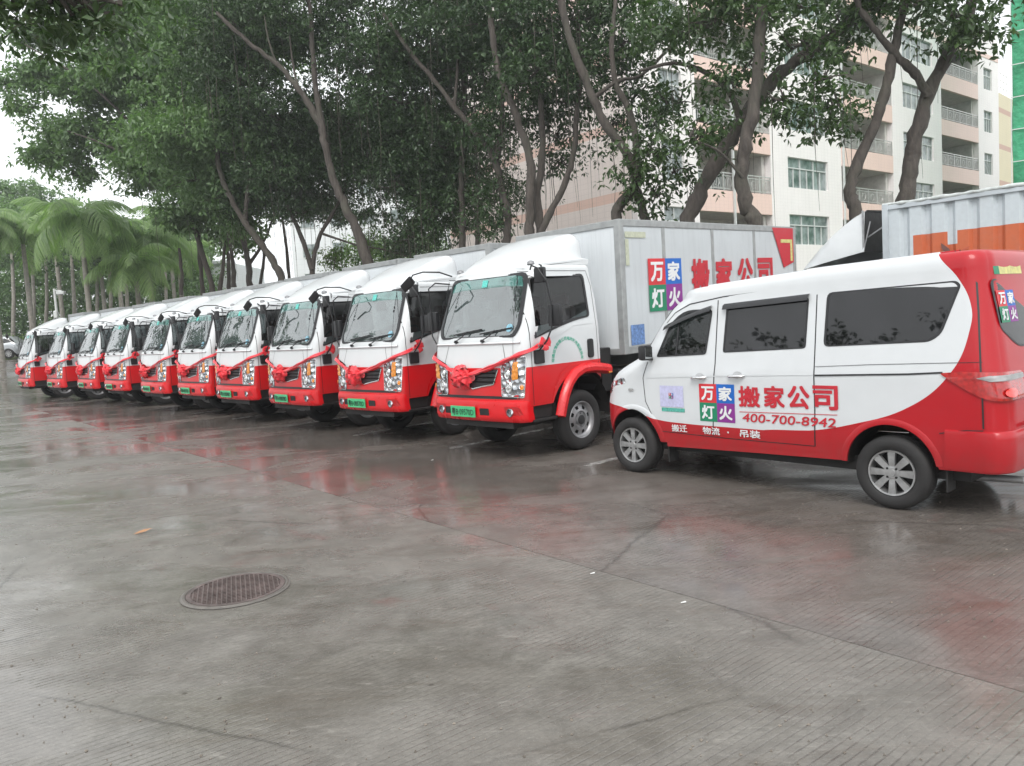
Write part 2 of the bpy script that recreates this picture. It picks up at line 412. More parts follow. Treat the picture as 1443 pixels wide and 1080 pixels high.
def text_mesh(s,size=1,bold=0.0,shear=0,sx=1):
    """flat lettering as (verts, faces) in its own plane, left aligned at 0, unit = em"""
    k=(s,size,bold,shear,sx)
    if k in _tc: return _tc[k]
    cu=bpy.data.curves.new('lettering','FONT'); cu.body=s; cu.size=size; cu.offset=bold; cu.shear=shear; cu.resolution_u=3
    o=bpy.data.objects.new('lettering',cu); C.objects.link(o)
    dg=bpy.context.evaluated_depsgraph_get(); me=bpy.data.meshes.new_from_object(o.evaluated_get(dg))
    V=[(v.co.x*sx,v.co.y) for v in me.vertices]; F=[tuple(p.vertices) for p in me.polygons]
    bpy.data.objects.remove(o); bpy.data.curves.remove(cu); bpy.data.meshes.remove(me)
    _tc[k]=(V,F); return V,F
def text_fit(mb,s,u0,v0,u1,v1,fn,bold=0,shear=0,flip=1):
    """stretch lettering into the rectangle and lay it on a surface"""
    V,F=text_mesh(s,1,0,shear)
    if not V: return mb
    xs=[v[0] for v in V]; ys=[v[1] for v in V]; a,b,c,d=min(xs),max(xs),min(ys),max(ys)
    off=[(0,0)] if bold<=0 else [(i*bold,j*bold) for i in(-1,0,1) for j in(-1,0,1)]
    for n_,(i,j) in enumerate(off):      # pen weight: the same strokes laid a hair apart
        lift=.0003*n_
        P=[fn(u0+(x-a+bold+i)/(b-a+2*bold)*(u1-u0),v0+(y-c+bold+j)/(d-c+2*bold)*(v1-v0)) for x,y in V]
        if n_:
            e=P[0]-fn(u0,v0); q=(fn(u1,v0)-fn(u0,v0)).cross(fn(u0,v1)-fn(u0,v0))
            q.normalize(); q=q*flip*lift; P=[p+q for p in P]
        mb.add(P,F)
    return mb
def rect_patch(mb,u0,v0,u1,v1,fn,n=2):
    return mb.grid([[fn(u0+(u1-u0)*i/n,v0+(v1-v0)*j/n) for i in range(n+1)] for j in range(n+1)])
# ------------------------------------------------------------------ ground
J0=Vector((0.855,4.73)); JD=Vector((-.641,.767)).normalized(); JN=Vector((JD.y,-JD.x))     # slab joint and its normal (towards the trucks)
def concrete(name,base,dark,wet,groove,seed):
    m,t,b=nodes(name); tc=N(t,'ShaderNodeTexCoord'); co=tc.outputs['Object']
    mp=N(t,'ShaderNodeMapping'); mp.inputs['Location'].default_value=(seed,seed*2,0); t.links.new(co,mp.inputs[0]); co=mp.outputs[0]
    big=noise(t,.45,8,.72,co,.6); mid=noise(t,2.6,9,.78,co,.4); fine=noise(t,34,8,.8,co)
    st=N(t,'ShaderNodeMapping'); st.inputs['Rotation'].default_value=(0,0,R(-37)); st.inputs['Scale'].default_value=(.55,3.0,1); t.links.new(co,st.inputs[0])
    streak=noise(t,1.6,7,.7,st.outputs[0],.5)
    c=mixc(t,ramp(t,big.outputs[0],.36,.66).outputs[0],base,dark)
    c=mixc(t,ramp(t,mid.outputs[0],.42,.68).outputs[0],c,[q*.68 for q in dark])
    c=mixc(t,math_(t,'MULTIPLY',ramp(t,streak.outputs[0],.52,.70).outputs[0],.55),c,(.082,.060,.042))
    # pale scuffed laitance
    c=mixc(t,math_(t,'MULTIPLY',ramp(t,noise(t,5.5,8,.75,st.outputs[0],1.5).outputs[0],.56,.70).outputs[0],.5),c,[q*1.55 for q in base])
    c=mixc(t,math_(t,'MULTIPLY',ramp(t,fine.outputs[0],.42,.62).outputs[0],.42),c,[q*.48 for q in base])
    grit=noise(t,95,4,.8,co); c=mixc(t,math_(t,'MULTIPLY',ramp(t,grit.outputs[0],.60,.68).outputs[0],.45),c,[min(1,q*2.0) for q in base]); c=mixc(t,math_(t,'MULTIPLY',ramp(t,noise(t,11,9,.8,st.outputs[0],.4).outputs[0],.50,.60).outputs[0],.33),c,[q*.50 for q in base])
    # faint reddish stains
    c=mixc(t,math_(t,'MULTIPLY',ramp(t,noise(t,.9,5,.6,mp.outputs[0],2).outputs[0],.63,.74).outputs[0],.30),c,(.17,.055,.05))
    # broom grooves
    gm=N(t,'ShaderNodeMapping'); gm.inputs['Rotation'].default_value=(0,0,R(-37.0)); t.links.new(co,gm.inputs[0])
    wob=noise(t,1.3,3,.5,co); wv=N(t,'ShaderNodeSeparateXYZ'); t.links.new(gm.outputs[0],wv.inputs[0])
    ph=math_(t,'ADD',wv.outputs[1],math_(t,'MULTIPLY',wob.outputs[0],.05))
    saw=math_(t,'FRACT',math_(t,'MULTIPLY',ph,1/.040)); tri=math_(t,'ABSOLUTE',math_(t,'SUBTRACT',saw,.5))
    gr=ramp(t,tri,.0,.16,(1,1,1),(0,0,0)).outputs[0]
    wear=math_(t,'MULTIPLY',ramp(t,noise(t,1.1,8,.75,co,1).outputs[0],.38,.60,(.06,)*3,(1,)*3).outputs[0],ramp(t,noise(t,14,5,.7,st.outputs[0]).outputs[0],.36,.54,(.25,)*3,(1,)*3).outputs[0])
    gw=math_(t,'MULTIPLY',math_(t,'MULTIPLY',gr,wear),groove)
    c=mixc(t,math_(t,'MULTIPLY',gw,.62),c,(.045,.039,.034))
    # hairline cracks
    cv=N(t,'ShaderNodeTexVoronoi'); cv.feature='DISTANCE_TO_EDGE'; cv.inputs['Scale'].default_value=.33; cw=mixc(t,.12,co,noise(t,1.5,6,.7,co).outputs['Color']); t.links.new(cw,cv.inputs['Vector'])
    ck=math_(t,'MULTIPLY',ramp(t,cv.outputs['Distance'],.0015,.0045,(1,1,1),(0,0,0)).outputs[0],ramp(t,noise(t,.6,3,.5,co).outputs[0],.50,.58).outputs[0]); c=mixc(t,math_(t,'MULTIPLY',ck,.6),c,(.04,.034,.03))
    # dirt blotches and small specks
    vo=N(t,'ShaderNodeTexVoronoi'); vo.inputs['Scale'].default_value=2.4; vo.inputs['Randomness'].default_value=1; t.links.new(co,vo.inputs['Vector'])
    sp=ramp(t,math_(t,'ADD',vo.outputs['Distance'],math_(t,'MULTIPLY',fine.outputs[0],.03)),.035,.06,(1,1,1),(0,0,0)).outputs[0]
    c=mixc(t,math_(t,'MULTIPLY',sp,.5),c,(.05,.04,.035))
    t.links.new(c,b.inputs['Base Color'])
    wn=N(t,'ShaderNodeMapping'); wn.inputs['Rotation'].default_value=(0,0,R(-37)); wn.inputs['Scale'].default_value=(.8,1.4,1); t.links.new(co,wn.inputs[0])
    wt=noise(t,.55,7,.62,wn.outputs[0],.6)
    wetf=ramp(t,wt.outputs[0],wet,wet+.22).outputs[0]           # 1 = thin film of water
    r=mixc(t,wetf,(.48,)*3,(.115,)*3); r=mixc(t,.30,r,fine.outputs[0],'OVERLAY'); t.links.new(r,b.inputs['Roughness'])
    b.inputs['Specular IOR Level'].default_value=.5
    h=math_(t,'ADD',math_(t,'MULTIPLY',fine.outputs[0],.22),math_(t,'MULTIPLY',gw,-.9)); h=math_(t,'ADD',h,math_(t,'MULTIPLY',mid.outputs[0],.55))
    h=math_(t,'ADD',h,math_(t,'MULTIPLY',streak.outputs[0],.35))
    bp=N(t,'ShaderNodeBump'); bp.inputs['Distance'].default_value=.006
    t.links.new(math_(t,'SUBTRACT',.75,math_(t,'MULTIPLY',wetf,.62)),bp.inputs['Strength'])
    t.links.new(h,bp.inputs['Height']); t.links.new(bp.outputs[0],b.inputs['Normal'])
    return m
M['near_slab']=concrete('concrete_near',(.222,.208,.187),(.155,.140,.122),.36,1.0,3.1)
M['far_slab']=concrete('concrete_wet',(.190,.170,.154),(.132,.113,.100),.31,.8,11.7)
M['soil']=simple('soil_and_grass',(.07,.10,.035),.9,var=.4,scale=.6,bump=.5,bscale=6)
TU=Vector((-.695,.719))
def zg(x,y):
    t=TU.x*x+TU.y*y-(-JN).dot(Vector((0,0)))
    return min(2.6,max(0,(t-37))*.055)
def sheet(name,quadfn,nu,nv,mat,dz=0):
    mb=MB(); mb.grid([[ (lambda p:(p.x,p.y,zg(p.x,p.y)+dz))(quadfn(i/nu,j/nv)) for i in range(nu+1)] for j in range(nv+1)])
    return tag(mb.build(name,mat,smooth=60),kind='structure')
# one base sheet to the horizon
mb=MB(); g=[-230,-160,-120,-90,-70,-60,-50,-45,-40,-36,-32,-28,-24,-20,-10,0,20,60,120,230]; gy=[-120,-60,-20,0,10,20,24,28,32,36,40,45,50,60,70,90,120,180,300]
mb.grid([[(x,y,zg(x,y)-.4) for x in g] for y in gy]); tag(mb.build('ground',M['soil'],smooth=60),kind='structure')
def q2(a0,a1,b0,b1,gap=0):
    return lambda u,v: J0+JD*(a0+(a1-a0)*u)+JN*(b0+(b1-b0)*v)
sheet('near_pavement',q2(-9,75,-40,-.002),84,6,M['near_slab'])
sheet('far_pavement',q2(-9,75,.002,26),84,8,M['far_slab'])
mb=MB(); mb.cur=0
a=J0+JD*-9; b=J0+JD*75
mb.grid([[(lambda p:(p.x,p.y,zg(p.x,p.y)-.008))(J0+JD*t+JN*s) for s in(-.003,.003)] for t in range(-9,76)]); tag(mb.build('pavement_joint',M['dark']),kind='structure')
# worn white bay lines between the trucks
def worn_paint():
    m,t,b=nodes('worn_line_paint'); n=noise(t,7,8,.75)
    f=ramp(t,n.outputs[0],.38,.62).outputs[0]
    b.inputs['Base Color'].default_value=(.55,.55,.53,1); b.inputs['Roughness'].default_value=.4
    t.links.new(math_(t,'MULTIPLY',f,.8),b.inputs['Alpha']); return m
M['line']=worn_paint()
BK=Vector((.7193,.6947))
# ------------------------------------------------------------------ truck positions (left bumper corner on the ground)
CORN=[(750.6,598),(575,582.4),(453.9,573.3),(365.4,565.4),(301,559.5),(241,556),(183.3,552),(140,549.0),(93,547.4),(48,546)]
TR=[]
for px,py in CORN:
    p=grd(px,py,.47); TR.append(p)
TH=R(134); FX=Vector((math.cos(TH),math.sin(TH),0)); FY=Vector((-math.sin(TH),math.cos(TH),0))
def truck_origin(p): q=p+FX*.89+FY*.15; return Vector((q.x,q.y,0))
for i in range(10):
    if i<9: mid=(TR[i]+TR[i+1])/2
    else: mid=TR[9]+FX*1.4
    mid=mid+FX*.45
    if i==0: pts=[TR[0]-FX*.75]+[mid]
    else: pts=[mid]
    for q in pts:
        a=Vector((q.x,q.y))+BK*.1; b_=a+BK*5.0; nn=Vector((-BK.y,BK.x))*.055
        mb=MB(); mb.grid([[(*(a+(b_-a)*k/10-nn),.004),(*(a+(b_-a)*k/10+nn),.004)] for k in range(11)])
        tag(mb.build('parking_line',M['line'],fix=True),kind='structure')
# sunken manhole cover
M['iron']=simple('cast_iron_rusty',(.135,.105,.098),.42,.2,var=.45,scale=9,bump=.5,bscale=50)
M['ringc']=simple('cement_collar',(.13,.118,.105),.45,var=.3,scale=12,bump=.4,bscale=60)
mh=thing('manhole_cover','round brown cast iron manhole cover with ribbed grid, set in the wet concrete','manhole cover',(-2.0,5.2,0))
mb=MB(); mb.lathe([(.33,.012),(.345,.014),(.348,.009),(.356,.006),(.364,.0045)],48,'z'); mb.build('collar',M['ringc'],mh,40)
mb=MB(); mb.lathe([(0.0001,.006),(.325,.006)],48,'z'); mb.lathe([(.296,.013),(.326,.013),(.326,.004)],48,'z'); mb.lathe([(.296,.013),(.296,.006)],48,'z'); mb.build('plate',M['iron'],mh,40)
mb=MB()
for i in range(-9,10):
    x=i*.031; L=math.sqrt(max(0,.292**2-x*x))
    mb.box((x,0,.009),(.009,2*L,.008)); 
for i in range(-9,10):
    x=i*.031; L=math.sqrt(max(0,.292**2-x*x)); mb.box((0,x,.0085),(2*L,.007,.006))
o=mb.build('raised_grid',M['iron'],mh); o['kind']='stuff'
mh.rotation_euler=(0,0,R(20))
M['leafb']=simple('dry_leaf',(.38,.20,.10),.8,var=.3,scale=30)
def fallen_leaf(x,y,s,rz,label):
    mb=MB(); mb.add([(-s,0,.004),(-s*.3,.35*s,.02),(-s*.3,-.35*s,.012),(.4*s,.32*s,.03),(.4*s,-.3*s,.018),(s,0,.03),(0,0,.008),(1.3*s,.02,.028)],[(0,6,1),(0,2,6),(1,6,3),(2,4,6),(3,6,5),(6,4,5),(5,7,3)])
    o=mb.build('fallen_leaf',M['leafb']); o.location=(x,y,0); o.rotation_euler=(0,0,rz); tag(o,label,'leaf')
fallen_leaf(-3.5,6.97,.075,.5,'curled brown leaf lying alone on the pale concrete beyond the manhole cover')
M['paper']=simple('paper_scrap',(.6,.6,.58),.6)
for px,py,lab in [(835,809,'tiny white scrap of paper on the wet concrete in front of the minivan'),(963,850,'thin white sliver of litter on the ground, nearer than the other scraps by the minivan'),(609,649,'small pale pebble on the wet ground in front of the nearest truck')]:
    p=grd(px,py); mb=MB(); s=.018
    mb.add([(-s,-s*.4,.003),(s,-s*.3,.006),(s*.8,s*.5,.010),(-s*.7,s*.4,.004)],[(0,1,2,3)]); o=mb.build('paper_scrap',M['paper'],fix=False); o.location=p; tag(o,lab,'litter')
# ------------------------------------------------------------------ box truck
def make_wheel(name,parent,R0,wd,rimR,alloy,x,y,z,sg):
    mb=MB(); h=wd/2; r2=rimR*1.04
    mb.lathe([(r2,-h*.85),(r2*1.06,-h),(R0*.86,-h*1.04),(R0*.965,-h*.86),(R0,-h*.6),(R0,-h*.2),(R0*.985,-h*.17),(R0*.985,-h*.12),(R0,-h*.1),(R0,h*.1),(R0*.985,h*.12),(R0*.985,h*.17),(R0,h*.2),(R0,h*.6),(R0*.965,h*.86),(R0*.86,h*1.04),(r2*1.06,h),(r2,h*.85),(r2,0)],48,'x')
    root=bpy.data.objects.new(name,mb.mesh('tyre',[M['rubber']],50)); C.objects.link(root); root.parent=parent; root.location=(x,y,z)
    if sg<0: root.rotation_euler=(0,0,math.pi)
    mb=MB()
    if not alloy:
        # steel disc with hand holes around a deep hub
        mb.lathe([(rimR*1.05,h*.88),(rimR*1.02,h*.95),(rimR*.97,h*.9),(rimR*.93,h*.55),(rimR*.88,h*.45)],40,'x')
        n=40; 
        def ring(r,a): return [(a,math.cos(2*math.pi*k/n)*r,math.sin(2*math.pi*k/n)*r) for k in range(n)]
        prof=[(rimR*.88,h*.45),(rimR*.80,h*.5),(rimR*.62,h*.62),(rimR*.50,h*.70),(rimR*.46,h*.40),(rimR*.30,h*.38),(rimR*.28,h*.75),(rimR*.16,h*.80),(0.001,h*.80)]
        o=len(mb.v); 
        for r,a in prof: mb.v+=ring(r,a)
        for i in range(len(prof)-1):
            for k in range(n):
                if i==1 and k%5 in(1,2): continue
                mb.f.append((o+i*n+k,o+i*n+(k+1)%n,o+(i+1)*n+(k+1)%n,o+(i+1)*n+k)); mb.mi.append(0)
        for k in range(6):
            t=2*math.pi*k/6; mb.tube([(h*.38,math.cos(t)*rimR*.38,math.sin(t)*rimR*.38),(h*.56,math.cos(t)*rimR*.38,math.sin(t)*rimR*.38)],.016,6)
        rim=mb.build('rim',M['steel'],root,35)
        mb=MB(); mb.lathe([(rimR*.9,h*.2),(0.001,h*.2)],24,'x'); mb.build('brake_drum',M['dark'],root)
        mb=MB(); mb.lathe([(rimR*.27,h*.7),(rimR*.26,h*.86),(rimR*.18,h*.9),(.001,h*.9)],16,'x'); mb.build('hub_cap',M['black'],root,40)
    else:
        mb.lathe([(rimR*1.04,h*.85),(rimR*1.02,h*.95),(rimR*.95,h*.92),(rimR*.92,h*.6),(rimR*.90,-h*.5)],48,'x')
        for k in range(8):
            t=2*math.pi*k/8; c,s_=math.cos(t),math.sin(t)
            def P(r,o_,a): return (a,c*r-s_*o_,s_*r+c*o_)
            w0,w1=rimR*.12,rimR*.165
            vs=[P(rimR*.20,-w0,h*.80),P(rimR*.20,w0,h*.80),P(rimR*.6,-w1*.85,h*.86),P(rimR*.6,w1*.85,h*.86),P(rimR*.95,-w1,h*.86),P(rimR*.95,w1,h*.86)]
            vb=[(a-.03,y_,z_) for a,y_,z_ in vs]; mb.add(vs+vb,[(0,1,3,2),(2,3,5,4),(0,2,8,6),(2,4,10,8),(1,7,9,3),(3,9,11,5)])
        mb.lathe([(rimR*.34,h*.55),(rimR*.33,h*.78),(rimR*.24,h*.86),(rimR*.17,h*.84),(rimR*.15,h*.9),(.001,h*.9)],32,'x')
        mb.build('rim',M['rim'],root,35)
        mb=MB(); mb.lathe([(rimR*.9,h*.1),(.001,h*.1)],24,'x')
        for k in range(4):
            t=2*math.pi*(k+.5)/4; y_,z_=math.cos(t)*rimR*.27,math.sin(t)*rimR*.27; mb.tube([(h*.8,y_,z_),(h*.89,y_,z_)],rimR*.055,8)
        mb.build('brake_disc',M['dark'],root)
    return root
HALFW=[(.4,.885),(1.3,.89),(1.6,.885),(2.34,.805),(2.6,.80)]
CABS=Surf(HALFW,[(.4,.0),(.8,.0),(1.2,-.02),(1.5,-.07),(1.6,-.10),(2.34,-.37),(2.40,-.42),(2.6,-.5)],[(.4,-1.56),(2.0,-1.56),(2.4,-1.50)],.15,.07,.05,.0)
WS=round_poly([(-.70,1.55),(.70,1.55),(.765,1.68),(.72,2.335),(-.72,2.335),(-.765,1.68)],[.10,.10,.14,.11,.11,.14],3)
SW=round_poly([(-.28,1.515),(-.36,2.285),(-1.33,2.30),(-1.345,1.745),(-.95,1.70)],[.02,.05,.07,.05,.3],3)
FW=M
def arch_cab(x,y):
    if abs(x)<.8: return .74
    d=.62**2-(y+1.12)**2
    z=.685 if y<-.02 else .74
    if d>0: z=max(z,.44+math.sqrt(d))
    return z
def build_truck():
    t=thing('box_truck','x','truck',(0,0,0))
    A=CABS.around; S_=lambda sg:(lambda off:(lambda y,z:CABS.side(y,z,off,sg)))
    mb=CABS.shell(.60,2.37,26,arch_cab,-1.40,-.55,22,.07,.035)
    me=mb.mesh('cab',[M['cab']],None,True)
    bm=bmesh.new(); bm.from_mesh(me)
    cut_hole(bm,scale_poly(WS,.02),'y',lambda c:c.y>-.7 and abs(c.x)<.80 and c.z<2.36)
    for sg in(-1,1): cut_hole(bm,scale_poly(SW,.02),'x',lambda c,sg=sg:c.x*sg>.6 and c.z>1.4 and c.z<2.36)
    bm.to_mesh(me); bm.free()
    me.polygons.foreach_set('use_smooth',[True]*len(me.polygons)); me.set_sharp_from_angle(angle=R(32))
    cab=link('cab',me,t)
    # windshield: glass, green shade band, rubber seal
    fW=lambda off:(lambda x,z:A(x,z,off))
    mb=MB(); patch(mb,WS,fW(.004),7); ws=mb.build('windshield',M['wsglass'],t,60)
    band=[p for p in round_poly([(-.745,2.16),(.745,2.16),(.715,2.33),(-.715,2.33)],[.01,.01,.11,.11],3)]
    mb=MB(); patch(mb,band,fW(.008),4); mb.build('shade_band',M['wsband'],ws,60)
    mb=MB(); ringstrip(mb,WS,scale_poly(WS,.045),fW(.012))
    ringstrip(mb,scale_poly(WS,-.014),WS,fW(.010)); mb.build('windshield_seal',M['black'],ws,60)
    mb=MB(); rect_patch(mb,-.05,2.20,.05,2.29,fW(.013)); mb.build('inspection_sticker',M['stkteal'],ws)
    mb=MB(); patch(mb,[(-.60+.055*math.cos(k*.52),1.66+.05*math.sin(k*.52)) for k in range(12)],fW(.013),2); mb.build('round_sticker',M['stkblue'],ws)
    # wipers
    for x0,x1 in((-.30,-.62),(.22,-.10)):
        mb=MB(); b0=A(x0+.12,1.515,.05); mb.tube([A(x0+.12,1.50,.0),b0],.02,8)
        mb.tube([b0,A(x0+.02,1.56,.04),A((x0+x1)/2+.08,1.64,.03)],.008,6); mb.bar(A(x0+.19,1.60,.022),A(x1-.03,1.66,.022),.014,.018)
        mb.build('wiper',M['black'],t)
    # front panel seams
    mb=MB(); stripe(mb,[(-.78,1.47),(.78,1.47)],.010,fW(.003),16); 
    for sg in(-1,1): stripe(mb,[(sg*.52,1.47),(sg*.60,1.20)],.007,fW(.003),5)
    stripe(mb,[(-.80,.80),(.80,.80)],.035,fW(.004),16); mb.build('panel_gap',M['black'],t)
    mb=MB(); mb.grid([[A(-.80+1.6*i/16,1.478+.008*j,.006+.020*(1-j*j/4)) for i in range(17)] for j in range(-2,3)]); mb.build('wiper_cowl',M['white'],t,50)
    # grille: recessed dark mouth, slats, bright v strip
    G=[(-.46,1.155),(.46,1.155),(.38,.96),(.20,.935),(0,.90),(-.20,.935),(-.38,.96)]
    mb=MB(); patch(mb,G,fW(.004),3); gr=mb.build('grille',M['black'],t)
    for k in range(3):
        z=1.115-.055*k; mb=MB(); mb.grid([[A(-.42+.84*i/10,z-.02+.02*j,.006+.016*j) for i in range(11)] for j in range(2)]); mb.grid([[A(-.42+.84*i/10,z-.02*j,.022-.016*j) for i in range(11)] for j in range(2)]); mb.build('slat',M['dark'],gr)
    mb=MB(); stripe(mb,[(-.46,1.14),(-.38,.965),(-.20,.94),(0,.905),(.20,.94),(.38,.965),(.46,1.14)],.014,fW(.012),4); mb.build('grille_trim',M['chrome'],gr)
    mb=MB(); patch(mb,[(.07*math.cos(k*.52),1.05+.05*math.sin(k*.52)) for k in range(12)],fW(.028),2); mb.build('badge',M['chrome'],gr)
    # headlamps wrap the corners
    for sg in(-1,1):
        H=round_poly([(sg*.52,.815),(sg*.86,.80),(sg*.885,1.31),(sg*.78,1.30),(sg*.52,1.21)],[.03,.03,.03,.05,.04],3)
        mb=MB(); patch(mb,H,fW(.010),6); hl=mb.build('headlight',M['lamp'],t,60)
        mb=MB(); ringstrip(mb,H,scale_poly(H,.008),fW(.016)); ringstrip(mb,scale_poly(H,-.004),H,lambda u,z:A(u,z,.012)); mb.build('bezel',M['chrome'],hl,40)
        mb=MB(); patch(mb,dense(round_poly([(sg*.69,1.02),(sg*.79,1.03),(sg*.79,1.25),(sg*.715,1.24)],.02,3)),lambda u,z:A(u,z,.016+.006*math.sin(z*90)),3); mb.build('turn_signal',M['amber'],hl,40)
        for (u,z,r,mt,nm) in((.62,1.09,.055,'chrome','high_beam'),(.64,.93,.066,'chrome','low_beam'),(.83,.93,.03,'amber','marker')):
            mb=MB(); c=A(sg*u,z,.018)
            for rr,o_ in((1,0),(.8,.016),(.35,.024)): pass
            n=14; o=len(mb.v)
            for rr,off in((1.0,.012),(.86,.020),(.6,.014),(.3,.020),(.02,.022)):
                mb.v+=[tuple(A(sg*(u+math.cos(2*math.pi*k/n)*r*rr*.8),z+math.sin(2*math.pi*k/n)*r*rr*1.1,off)) for k in range(n)]
            for i in range(4):
                for k in range(n): mb.f.append((o+i*n+k,o+i*n+(k+1)%n,o+(i+1)*n+(k+1)%n,o+(i+1)*n+k)); mb.mi.append(0)
            mb.build(nm,M[mt],hl,40)
    # bumper
    BS=Surf([(.4,.865),(.9,.875)],[(.49,-.005),(.56,.012),(.70,.018),(.76,.008)],[(0,-1.6),(1,-1.6)],.13,.05,.05,0)
    mb=MB(); us=[-.985+1.97*i/56 for i in range(57)]; zs=[(.485,-.05),(.49,0),(.50,.012),(.56,.018),(.62,.006),(.70,.012),(.755,.008),(.768,-.01),(.768,-.12)]
    mb.grid([[BS.around(u,z,o_) for u in us] for z,o_ in zs]); bp=mb.build('bumper',M['red'],t,40)
    fB=lambda off:(lambda u,z:BS.around(u,z,off))
    for x0,x1 in((-.30,-.13),(.44,.58)):
        mb=MB(); patch(mb,round_poly([(x0,.56),(x1,.56),(x1,.66),(x0,.66)],.015,2),fB(.016),2); mb.build('air_opening',M['dark'],bp)
    for sg in(-1,1):
        mb=MB(); c=BS.around(sg*.66,.62,.0); mb.lathe([(.052,.0),(.052,.03),(.04,.034),(.036,.02),(.001,.024)],20,'y'); o=mb.build('fog_light',M['lamp'],bp,40); o.location=c
        mb=MB(); patch(mb,round_poly([(sg*.60,.55),(sg*.86,.55),(sg*.80,.69),(sg*.56,.69)],.03,3),fB(.014),3); mb.build('lamp_recess',simple('red_recess',(.42,.01,.012),.4),bp)
    pl=MB(); pl.box((0,0,0),(.48,.012,.14)); pl=pl.build('license_plate',M['green'],t,None,True,.003); pl.location=BS.around(.17,.61,.03)+Vector((0,.012,0)); pl.rotation_euler=(0,0,0)
    # doors: seams, handle, side window, seal, vent slots
    for sg in(-1,1):
        f=lambda off,sg=sg:(lambda y,z:CABS.side(y,z,off,sg))
        mb=MB(); stripe(mb,[(-.20,.70),(-.20,1.50),(-.27,2.32)],.009,f(.002),10); stripe(mb,[(-.27,2.345),(-1.40,2.345),(-1.46,2.15),(-1.47,1.05)],.008,f(.002),10)
        door=mb.build('door_seam',M['black'],t)
        mb=MB(); stripe(mb,[(-.02,1.20),(-.05,1.52),(-.14,1.9),(-.27,2.30)],.006,f(.002),6); mb.build('panel_gap',M['black'],t)
        mb=MB(); patch(mb,SW,f(.003),5); sw=mb.build('side_window',M['sideglass'],t,60)
        mb=MB(); ringstrip(mb,SW,scale_poly(SW,.035),f(.009)); ringstrip(mb,scale_poly(SW,-.012),SW,f(.007)); mb.build('window_seal',M['black'],sw,60)
        mb=MB(); mb.box(CABS.side(-.60,1.95,-.03,sg),(.012,.012,.66)); mb.build('window_divider',M['black'],sw)
        mb=MB(); mb.prism(round_poly([(-1.26,1.20),(-1.36,1.20),(-1.36,1.45),(-1.26,1.45)],.04,4),lambda y,z,d,sg=sg:CABS.side(y,z,d,sg),-.01,.028); mb.build('door_handle',M['black'],t,None,True,.004)
        mb=MB(); mb.prism(round_poly([(-.24,1.20),(-.40,1.20),(-.40,1.37),(-.24,1.37)],.02,3),lambda y,z,d,sg=sg:CABS.side(y,z,d,sg),-.01,.035); mb.build('mirror_bracket',M['black'],t,None,True,.004)
        for k in range(5):
            z=1.98+.055*k; mb=MB(); stripe(mb,[(-.155-.022*k,z),(-.165-.022*k,z+.035)],.028 if k<2 else .012,f(.004),2); mb.build('vent',M['black'],t)
        mb=MB(); stripe(mb,[(-.30,1.42),(-.75,1.55),(-1.0,1.64),(-1.40,1.66)],.012,f(.006),6); mb.build('door_crease',M['white'],t)
    # fender flares round the front wheels
    for sg in(-1,1):
        mb=MB(); rows=[]
        path=[(-.66,.50),(-.70,.62),(-.76,.76),(-.85,.90),(-.97,1.0),(-1.12,1.05),(-1.30,1.055),(-1.48,1.035),(-1.66,1.005)]
        for i,(y,z) in enumerate(path):
            a=Vector(path[max(i-1,0)]);b_=Vector(path[min(i+1,len(path)-1)]); d=(b_-a).normalized(); nn=Vector((d.y,-d.x))
            if nn.y<0 and i>2: nn=-nn
            if nn.x<0 and i<=2: nn=-nn
            if i<=2 and nn.x<0: nn=-nn
            pr=[]
            for k,(u,x) in enumerate([(-.055,.80),(-.05,.93),(-.02,.965),(.03,.97),(.07,.94),(.085,.885)]):
                q=Vector((y,z))+nn*u*1.0; pr.append((sg*x,q.x,q.y))
            rows.append(pr)
        mb.grid(rows); fl=mb.build('fender_flare',M['red'],t,40)
        mb=MB(); stripe(mb,[(-.52,.70),(-.58,.86),(-.72,1.04),(-.90,1.13),(-1.5,1.155)],.02,f(.006) if sg>0 else (lambda y,z:CABS.side(y,z,.006,-1)),5); mb.build('fender_crease',M['red'],t)
        mb=MB(); mb.box((sg*.955,-1.63,.99),(.02,.07,.04)); mb.build('side_marker',M['amber'],t,None,True,.004)
        mb=MB()   # inner arch
        mb.grid([[(sg*x,-1.12+.60*math.cos(a),.42+.60*math.sin(a)) for x in(.45,.86)] for a in [math.pi*k/14 for k in range(15)]]); mb.build('wheel_arch_liner',M['dark'],t,50)
        mb=MB(); mb.box((sg*.80,-.38,.60),(.10,.52,.16)); mb.box((sg*.84,-.38,.50),(.14,.42,.035)); mb.build('entry_step',M['dark'],t,None,True,.01)
    # roof fairing (air deflector) rising to the back
    mb=MB(); rows=[]
    prof=[(-.42,2.395,.60,.02),(-.50,2.46,.63,.05),(-.65,2.56,.66,.10),(-.85,2.665,.68,.14),(-1.05,2.755,.70,.16),(-1.22,2.82,.70,.17),(-1.36,2.86,.70,.17),(-1.44,2.865,.69,.17),(-1.48,2.83,.67,.15),(-1.49,2.60,.66,.05)]
    for y,zt,w_,r_ in prof:
        row=[]; 
        for k in range(-14,15):
            tt=k/14; sg=1 if tt>=0 else -1; tt=abs(tt)
            if tt<.55: row.append((sg*(w_-r_)*tt/.55,y,zt+.02*(1-(tt/.55)**2)))
            elif tt<.85: a=(tt-.55)/.3*math.pi/2; row.append((sg*(w_-r_+r_*math.sin(a)),y,zt-r_+r_*math.cos(a)))
            else: u=(tt-.85)/.15; row.append((sg*(w_+.03*u),y+(.0),max(2.40,(zt-r_)+(2.40-(zt-r_))*u) if zt-r_>2.40 else 2.39))
        rows.append(row)
    mb.grid(rows); mb.build('roof_fairing',M['white'],t,50)
